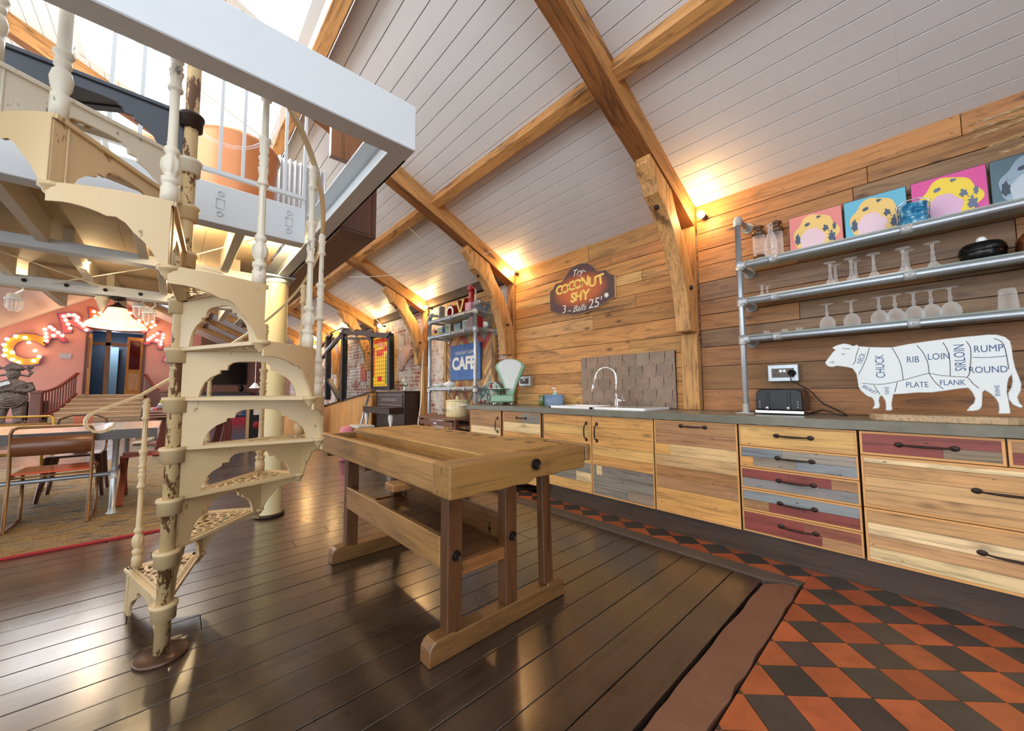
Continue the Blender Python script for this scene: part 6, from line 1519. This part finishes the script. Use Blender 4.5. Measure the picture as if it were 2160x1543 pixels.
# door set
yl, yr, zd, zt5 = -2.72, -1.12, 1.05, 3.85
st = MB(); c_ = H('#8a5a2c')
st.box((FARX - .27, yl - .12, zd), (FARX + .06, yl, zt5), H('#6a3a30')); st.box((FARX - .27, yr, zd), (FARX + .06, yr + .12, zt5), H('#6a3a30')); st.box((FARX - .27, yl - .12, zt5 - .02), (FARX + .06, yr + .12, zt5 + .12), H('#6a3a30'))
st.box((FARX - .24, yl + .45, zd), (FARX - .12, yl + .60, zt5), c_); st.box((FARX - .24, yl, 3.2), (FARX - .12, yr, 3.34), c_)
struct(st.build('door_1', 'oldpine'))
def leaf(name, ya, yb, xa, xb):
    f = MB()
    def pt(t, z, o=0): return (lerp(xa, xb, t) + o, lerp(ya, yb, t), z)
    def pan(t0, t1, z0, z1, th, b, col, mi=0):
        d = Vector((xb - xa, yb - ya, 0)).normalized(); n_ = Vector((-d.y, d.x, 0)) * th
        q_ = [Vector(pt(t0, 0)), Vector(pt(t1, 0))]
        vs = []
        for z in (z0, z1):
            for p in (q_[0] - n_, q_[1] - n_, q_[1] + n_, q_[0] + n_): vs.append((p.x, p.y, z))
        b.add(vs, [(0, 3, 2, 1), (4, 5, 6, 7), (0, 1, 5, 4), (1, 2, 6, 5), (2, 3, 7, 6), (3, 0, 4, 7)], col, [(v[2], v[0], v[1]) for v in vs], mi=mi)
    for (t0, t1, z0, z1) in ((0, .14, zd, 3.6), (.86, 1, zd, 3.6), (.14, .86, 3.45, 3.6), (.14, .86, 2.0, 2.15), (.14, .86, zd, zd + .2)): pan(t0, t1, z0, z1, .03, f, H('#bd7f3e'))
    pan(.14, .86, zd + .2, 2.0, .012, f, H('#c99a6a'))
    g = MB(); pan(.14, .86, 2.15, 3.45, .01, g, (1, 1, 1))
    o = f.build(name, 'oldpine'); struct(o); gg_ = g.build('red_glass', plain('ruby_glass', '#4d1216', .1, coat=.5), o); return o
leaf('door_2', yl, yl - .02 + .15, FARX + .08, FARX + .75)
leaf('door_3', yr - .45, yr + .02, FARX + .30, FARX + .08)
# lobby behind the doors
nb = plain('navy_joinery', '#1d3550', .4)
lb = MB(); lb.box((FARX - 2.6, -4, zd - .05), (FARX - .25, 0.2, zd)); lb.box((FARX - 2.6, -4, 4.0), (FARX - .25, .2, 4.05)); lb.box((FARX - 2.6, -3.0, zd), (FARX - .25, -2.9, 4)); lb.box((FARX - 2.6, -.95, zd), (FARX - .25, -.9, 4))
struct(lb.build('wall_back', nb))
bw_ = MB(); bw_.box((FARX - 2.65, -4, zd), (FARX - 2.6, -1.75, 4)); bw_.box((FARX - 2.65, -1.75, zd), (FARX - 2.6, -.9, 2.95)); bw_.box((FARX - 2.65, -1.75, 3.6), (FARX - 2.6, -.9, 4))
struct(bw_.build('wall_back', nb))
lw_ = MB(); lw_.box((FARX - 2.0, -2.35, zd), (FARX - 1.95, -2.0, 3.3)); struct(lw_.build('door_4', plain('pale_blue_reveal', '#8fb0c4', .5)))
MB_ = MB().box((FARX - 1.7, -1.75, zd), (FARX - 1.65, -1.1, 2.9)); struct(MB_.build('door_5', nb, bevel=.01))
light('lobby_fill_light', 'POINT', (FARX - 1.0, -2.2, 3.3), 60, (.8, .9, 1), .2)  # added fill to brighten the lobby, no lamp fitting here
# sign plate, radiator
y0_ = P(125, 750, 'X', FARX); 
tag(MB().box((FARX + .005, P(125, 750, 'X', FARX).y, P(137, 757, 'X', FARX).z), (FARX + .03, P(151, 750, 'X', FARX).y, P(137, 746, 'X', FARX).z)).build('wall_notice', plain('grey_notice', '#cfc9cc', .5, var=.4, vs=20)), 'small grey notice with dark pattern on the pink wall left of the doors', 'notice')
T = thing('column_radiator', 'dark grey cast iron column radiator against the pink wall by the steps', 'radiator', (-23.8, -3.95, 0))
for k in range(7):
    yy = -4.32 + k * .10
    MB().tube([(-23.86, yy, .05), (-23.86, yy, .72), (-23.80, yy, .78), (-23.74, yy, .72), (-23.74, yy, .05)], .036, 8).build('section', 'iron', T)
for z in (.12, .68): MB().cyl((-23.8, -4.36, z), (-23.8, -3.68, z), .03, 10).build('header', 'iron', T)
for yy in (-4.32, -3.72): MB().box((-23.88, yy - .03, 0), (-23.72, yy + .03, .06)).build('foot', 'iron', T)
# carved statue
def stm():
    m, nt, b = base('carved_dark_wood'); v = coords(nt, (1, 1, 1)); n = noise(nt, v, 9, 4, .7); vo = nt.nodes.new('ShaderNodeTexVoronoi'); vo.inputs['Scale'].default_value = 16; nt.links.new(v, vo.inputs['Vector'])
    nt.links.new(mixc(nt, n, H('#3a2e2a'), H('#8a7668')), b.inputs['Base Color']); b.inputs['Roughness'].default_value = .55; bump(nt, b, vo.outputs['Distance'], .9, .03); return m
sxp, syp = -19.5, -3.78
T = thing('carved_statue', 'dark carved wooden guardian statue with crossed arms, big belly and headdress at far left', 'statue', (sxp, syp, 0))
S = lambda dx, dy, z: (sxp + dx, syp + dy, z)
q = MB()
q.lathe([(0, 0), (.40, 0), (.42, .04), (.40, .10), (.30, .14), (.28, .18)], (sxp, syp, 0), 20)
for s_ in (-1, 1):
    q.tube([S(.05, s_ * .16, .16), S(.06, s_ * .17, .35), S(.02, s_ * .15, .62), S(0, s_ * .12, .80)], [.10, .10, .13, .15], 14)
    q.ball(S(.14, s_ * .17, .20), .10, 12, sc=(1.5, .9, .55))
q.lathe([(.18, .68), (.30, .78), (.34, .92), (.33, 1.05), (.29, 1.18), (.30, 1.30), (.31, 1.42), (.24, 1.50), (.11, 1.55), (.10, 1.60)], (sxp, syp, 0), 28)
for s_ in (-1, 1):
    q.tube([S(0, s_ * .31, 1.42), S(.06, s_ * .40, 1.25), S(.22, s_ * .28, 1.17), S(.32, s_ * .05, 1.22), S(.33, -s_ * .12, 1.27)], [.10, .085, .075, .06, .045], 12)
q.ball(S(.03, 0, 1.74), .17, 20, sc=(.95, .9, 1.1)); q.ball(S(.20, 0, 1.70), .035, 10, sc=(1, .8, 1.3)); q.ball(S(.17, .06, 1.77), .03, 8); q.ball(S(.17, -.06, 1.77), .03, 8); q.ball(S(.17, 0, 1.62), .05, 10, sc=(.6, 1.2, .5))
q.build('body', stm(), T)
q = MB()
for k in range(5):
    r = .20 + k * .035; q.tube([S(.31 * math.sin(PI * t / 12) * (1) + .03, -r * math.cos(PI * t / 12) * .95, 1.06 - (.10 + .075 * k) * math.sin(PI * t / 12)) for t in range(13)], .022, 8)
q.build('belly_beads', stm(), T)
q = MB()
for s_ in (-1, 1):
    q.tube([S(0, s_ * .14, 1.70), S(0, s_ * .30, 1.66), S(0, s_ * .36, 1.78), S(0, s_ * .28, 1.90), S(0, s_ * .14, 1.92)], [.03, .04, .045, .04, .03], 10)
    q.ball(S(0, s_ * .33, 1.96), .07, 10)
q.lathe([(.19, 1.84), (.22, 1.90), (.18, 1.96), (.14, 2.02), (.06, 2.08), (0, 2.1)], (sxp, syp, 0), 20)
q.build('headdress', stm(), T)
q = MB(); q.box((-.015, -.30, -.05), (.015, .30, .05), mtx=Matrix.Translation(S(.42, -.26, 1.33)) @ Matrix.Rotation(R_(24), 4, 'X'))
tag(q.build('long_white_tag', plain('white_tag', '#e9e6dc', .6, var=.35, vs=14)), 'long white printed strip held across the statue\'s arms', 'sign')
# CARNIVAL letters with bulbs
M['mq1'] = plain('orange_letter_face', '#e0632f', .4, var=.25, vs=4); M['mq2'] = plain('mauve_letter_edge', '#8a5a86', .5, var=.2, vs=6); M['mq3'] = plain('yellow_letter_face', '#e9a63a', .4, var=.25, vs=4); M['mq4'] = plain('pink_letter_face', '#e05a62', .4, var=.25, vs=4)
A1 = lambda u, v: (u / 5.93, 640 + v / 5.93)
A4 = lambda u, v: (160 + u / 5.935, 600 + v / 5.935)
nb_ = 0
def marquee(ch, ctr, w_, h_, rot, bulbs, face, label):
    Xw = FARX + .10; c0 = P(*ctr, 'X', Xw); ppm = abs(P(ctr[0], ctr[1] - 10, 'X', Xw).z - P(*ctr, 'X', Xw).z) / 10
    wpm = abs(P(ctr[0] + 10, ctr[1], 'X', Xw).y - c0.y) / 10
    T = thing('marquee_letter', label, 'illuminated letter', c0, 'carnival letters on the pink wall')
    for nm, mt_, off, grow, dp in (('letter_rim', 'mq2', 0, .10, .10), ('letter_face', face, .056, .02, .02)):
        o = text(nm, ch, mt_, T, (0, 0, 0), (1, 0, 0), (0, 1, 0), 1, dp, bold=.03 + grow * .25)
        xs_ = [v.co.x for v in o.data.vertices]; ys_ = [v.co.y for v in o.data.vertices]
        mx, my = (max(xs_) + min(xs_)) / 2, (max(ys_) + min(ys_)) / 2; sxs = (w_ * wpm + grow) / (max(xs_) - min(xs_)); sys_ = (h_ * ppm + grow) / (max(ys_) - min(ys_))
        ca, sa = math.cos(R_(rot)), math.sin(R_(rot))
        for v in o.data.vertices:
            a, b_ = (v.co.x - mx) * sxs, (v.co.y - my) * sys_; a, b_ = a * ca - b_ * sa, a * sa + b_ * ca
            v.co = (Xw + off + v.co.z - .02, c0.y + a, c0.z + b_)
    for bp_ in bulbs:
        p = P(*bp_, 'X', Xw + .09); MB().ball((p.x, p.y, p.z), .062, 8).build('bulb', 'mbulb', T)
marquee('C', (50, 736), 84, 66, -10, [A1(*b) for b in ((85, 450), (195, 412), (310, 430), (360, 493), (437, 595), (490, 668), (420, 722), (228, 742), (155, 705), (50, 652), (155, 615), (62, 585), (47, 520))], 'mq3', 'large orange and yellow illuminated letter C at far left of the pink wall')
marquee('A', (113, 705), 50, 36, 12, [A1(*b) for b in ((560, 327), (572, 378), (576, 422), (577, 470), (625, 297), (668, 328), (728, 366), (778, 404), (668, 403))], 'mq4', 'illuminated red letter A next to the large C')
marquee('R', (160, 680), 60, 38, 14, [A1(*b) for b in ((797, 163), (820, 212), (850, 262), (877, 313), (862, 147), (928, 147), (970, 178), (960, 215), (1007, 250), (1042, 283))] + [A4(132, 572), A4(92, 520)], 'mq4', 'illuminated red letter R above the left door edge')
marquee('N', (212, 666), 44, 30, 8, [A4(*b) for b in ((225, 342), (243, 400), (305, 360), (378, 398), (425, 327), (435, 385))], 'mq1', 'illuminated orange letter N behind the opal pendant lamp')
marquee('I', (272, 667), 14, 26, 0, [A4(648, 430), A4(680, 362)], 'mq1', 'illuminated letter I just right of the pendant lamp chain')
marquee('V', (308, 688), 40, 30, -14, [A4(*b) for b in ((795, 452), (793, 505), (960, 472), (988, 512), (943, 538), (873, 568), (883, 495))], 'mq1', 'illuminated orange letter V right of the pendant lamp')
marquee('A', (330, 716), 40, 32, -18, [A4(*b) for b in ((1018, 617), (972, 645), (935, 673), (903, 697), (1093, 630), (1087, 672), (1068, 715), (1062, 753), (1012, 700))], 'mq4', 'illuminated pink letter A lower right, beside the stair column')
marquee('L', (372, 742), 30, 50, -20, [(352, 760), (380, 765), (368, 730)], 'mq4', 'illuminated letter L mostly hidden behind the stair column')
for (px, py) in ((50, 730), (140, 690), (215, 668), (300, 690), (335, 715)):
    p = P(px, py, 'X', FARX + .7); light('marquee_light', 'POINT', p, 6, (1, .42, .16), .3)
# far right: television, sideboard, lamp, sofa
p0, p1 = P(440, 812, 'X', FARX + .1), P(522, 766, 'X', FARX + .1)
T = thing('television', 'large flat black television on the far brick wall', 'television', ((FARX + .1), (p0.y + p1.y) / 2, p0.z))
MB().box((FARX + .01, p0.y - .9, p0.z), (FARX + .10, p1.y, p1.z)).build('body', 'black', T, bevel=.01); MB().box((FARX + .10, p0.y - .87, p0.z + .04), (FARX + .104, p1.y - .03, p1.z - .03)).build('screen', 'gloss', T)
T = thing('sideboard', 'orange wood media sideboard under the television', 'sideboard', (FARX + .4, 2.0, 0))
MB().box((FARX + .05, p0.y - .2, .1), (FARX + .5, p1.y + .2, .95), H('#c9803a')).build('carcass', 'vjoint', T, bevel=.01); MB().box((FARX + .5, p0.y + .3, .2), (FARX + .52, p0.y + 1.0, .85), H('#d9963f')).build('door', 'vjoint', T); MB().box((FARX + .05, p0.y - .2, .95), (FARX + .52, p1.y + .2, 1.15), H('#4a3a34')).build('shelf', 'darkwood', T)
pz = P(508, 828, 'X', FARX + .6); tag(MB().ball((pz.x, pz.y, 1.32), .17, 16, sc=(.5, .7, 1)).build('black_speaker', 'gloss'), 'rounded black speaker standing on the sideboard', 'speaker')
pz = P(538, 815, 'X', -14); T = thing('desk_lamp', 'white metal cone lamp on a thin cord near the round pillar', 'lamp', tuple(pz))
MB().lathe([(.03, .1), (.05, .08), (.16, -.06), (.16, -.07)], tuple(pz), 20).build('shade', 'ceramic', T); MB().cyl(tuple(pz + Vector((0, 0, .1))), (pz.x, pz.y, zc(pz.y) - .01), .008, 6).build('cord', 'wire', T)
T = thing('sofa', 'blue upholstered sofa with red base on the far side of the hall', 'sofa', (-16.3, 1.6, 0)); bl = plain('blue_velvet', '#2f4f70', .8, var=.35, vs=8)
MB().box((-17.0, .2, .25), (-16.0, 2.9, .55)).build('seat', bl, T, bevel=.06, seg=3); MB().box((-17.0, .2, .5), (-16.75, 2.9, 1.0)).build('backrest', bl, T, bevel=.06, seg=3); MB().box((-17.0, .0, .2), (-16.0, .25, .75)).build('armrest', bl, T, bevel=.06, seg=3); MB().box((-17, 2.85, .2), (-16, 3.1, .75)).build('armrest', bl, T, bevel=.06, seg=3)
MB().box((-16.98, .02, 0), (-15.97, 3.08, .25)).build('base', plain('crimson_base', '#9a2233', .7), T)
a = P(517, 925, 'Z', 0); T = thing('chalkboard_stand', 'tall dark board in a pale wood frame standing behind the pillar', 'board', (a.x, a.y, 0))
MB().box((a.x, a.y, 0), (a.x + .04, a.y + .38, .95)).build('board', 'black', T); 
for yy in (a.y, a.y + .34): MB().box((a.x - .005, yy, 0), (a.x + .05, yy + .06, 1.0), H('#dcb787')).build('frame_post', 'pale', T)
MB().box((a.x + .041, a.y + .14, .55), (a.x + .046, a.y + .26, .72)).build('white_mark', 'whitepaint', T); MB().ball((a.x + .045, a.y + .2, .3), .07, 10, sc=(.2, 1, 1.4)).build('red_mark', 'redin', T)
# pool table and dog
T = thing('pool_table', 'dark red wood pool table with carved legs seen behind the stair column', 'pool table', (-9.9, .5, 0))
MB().box((-10.9, -.36, .66), (-8.9, 1.0, .80), H('#5a2a22')).build('frame', 'redwood', T, bevel=.02); MB().box((-10.75, -.24, .80), (-9.05, .9, .815)).build('cloth', plain('red_cloth', '#a8242c', .9), T)
for i in range(3): MB().box((-8.905, -.36, .675 + i * .045), (-8.885, 1.0, .69 + i * .045), H('#c9a088')).build('trim', 'pale', T)
for xx in (-10.7, -9.15):
    for yy in (-.12, .78): MB().prism([(yy - .10, 0), (yy + .14, 0), (yy + .10, .2), (yy + .11, .45), (yy + .06, .66), (yy - .08, .66), (yy - .02, .45), (yy - .06, .2)], xx - .05, xx + .05, 'X', H('#6a2c20')).build('leg', 'redwood', T, bevel=.01)
T = thing('folded_blanket', 'yellow and grey folded cloths piled on the pool table', 'cloths', (-9.1, -.1, .82), None)
for i, cc in enumerate(('#8a8a94', '#d9d9dd', '#c9b43a')): MB().box((-9.5, -.2 + .02 * i, .816 + .05 * i), (-9.08, .35, .862 + .05 * i)).build('cloth', plain('cloth_%d' % i, cc, .9), T, bevel=.02, seg=2)
def dog():
    T = thing('dog', 'pale fluffy dog lying on the floor under the pool table', 'dog', (-11.4, -.25, 0))
    me = MB(); fur = plain('pale_fur', '#d8c7a8', .95, var=.3, vs=12)
    vs = [(-11.55, .25, .14), (-11.45, .02, .16), (-11.4, -.2, .18), (-11.36, -.34, .24), (-11.32, -.46, .20), (-11.28, -.56, .16)]
    me.tube(vs, [.11, .15, .14, .09, .09, .045], 14); me.ball((-11.34, -.43, .22), .10, 14, sc=(1, 1.05, .9))
    for s_ in (-1, 1):
        me.tube([(-11.38 + s_ * .07, -.25, .12), (-11.33 + s_ * .09, -.42, .04), (-11.30 + s_ * .09, -.58, .03)], [.05, .035, .03], 8)
        me.tube([(-11.5 + s_ * .10, .18, .12), (-11.42 + s_ * .14, .02, .05), (-11.40 + s_ * .14, -.08, .03)], [.08, .05, .03], 8)
    me.tube([(-11.55, .3, .13), (-11.62, .45, .06), (-11.55, .58, .04)], [.04, .03, .015], 8)
    me.build('body', fur, T)
    for s_ in (-1, 1): MB().ball((-11.33 + s_ * .085, -.40, .25), .05, 10, sc=(.5, .7, 1.2)).build('ear', plain('ear_fur_%d' % s_, '#8a6a48', .95), T)
    MB().ball((-11.27, -.60, .165), .018, 8).build('nose', 'black', T)
dog()
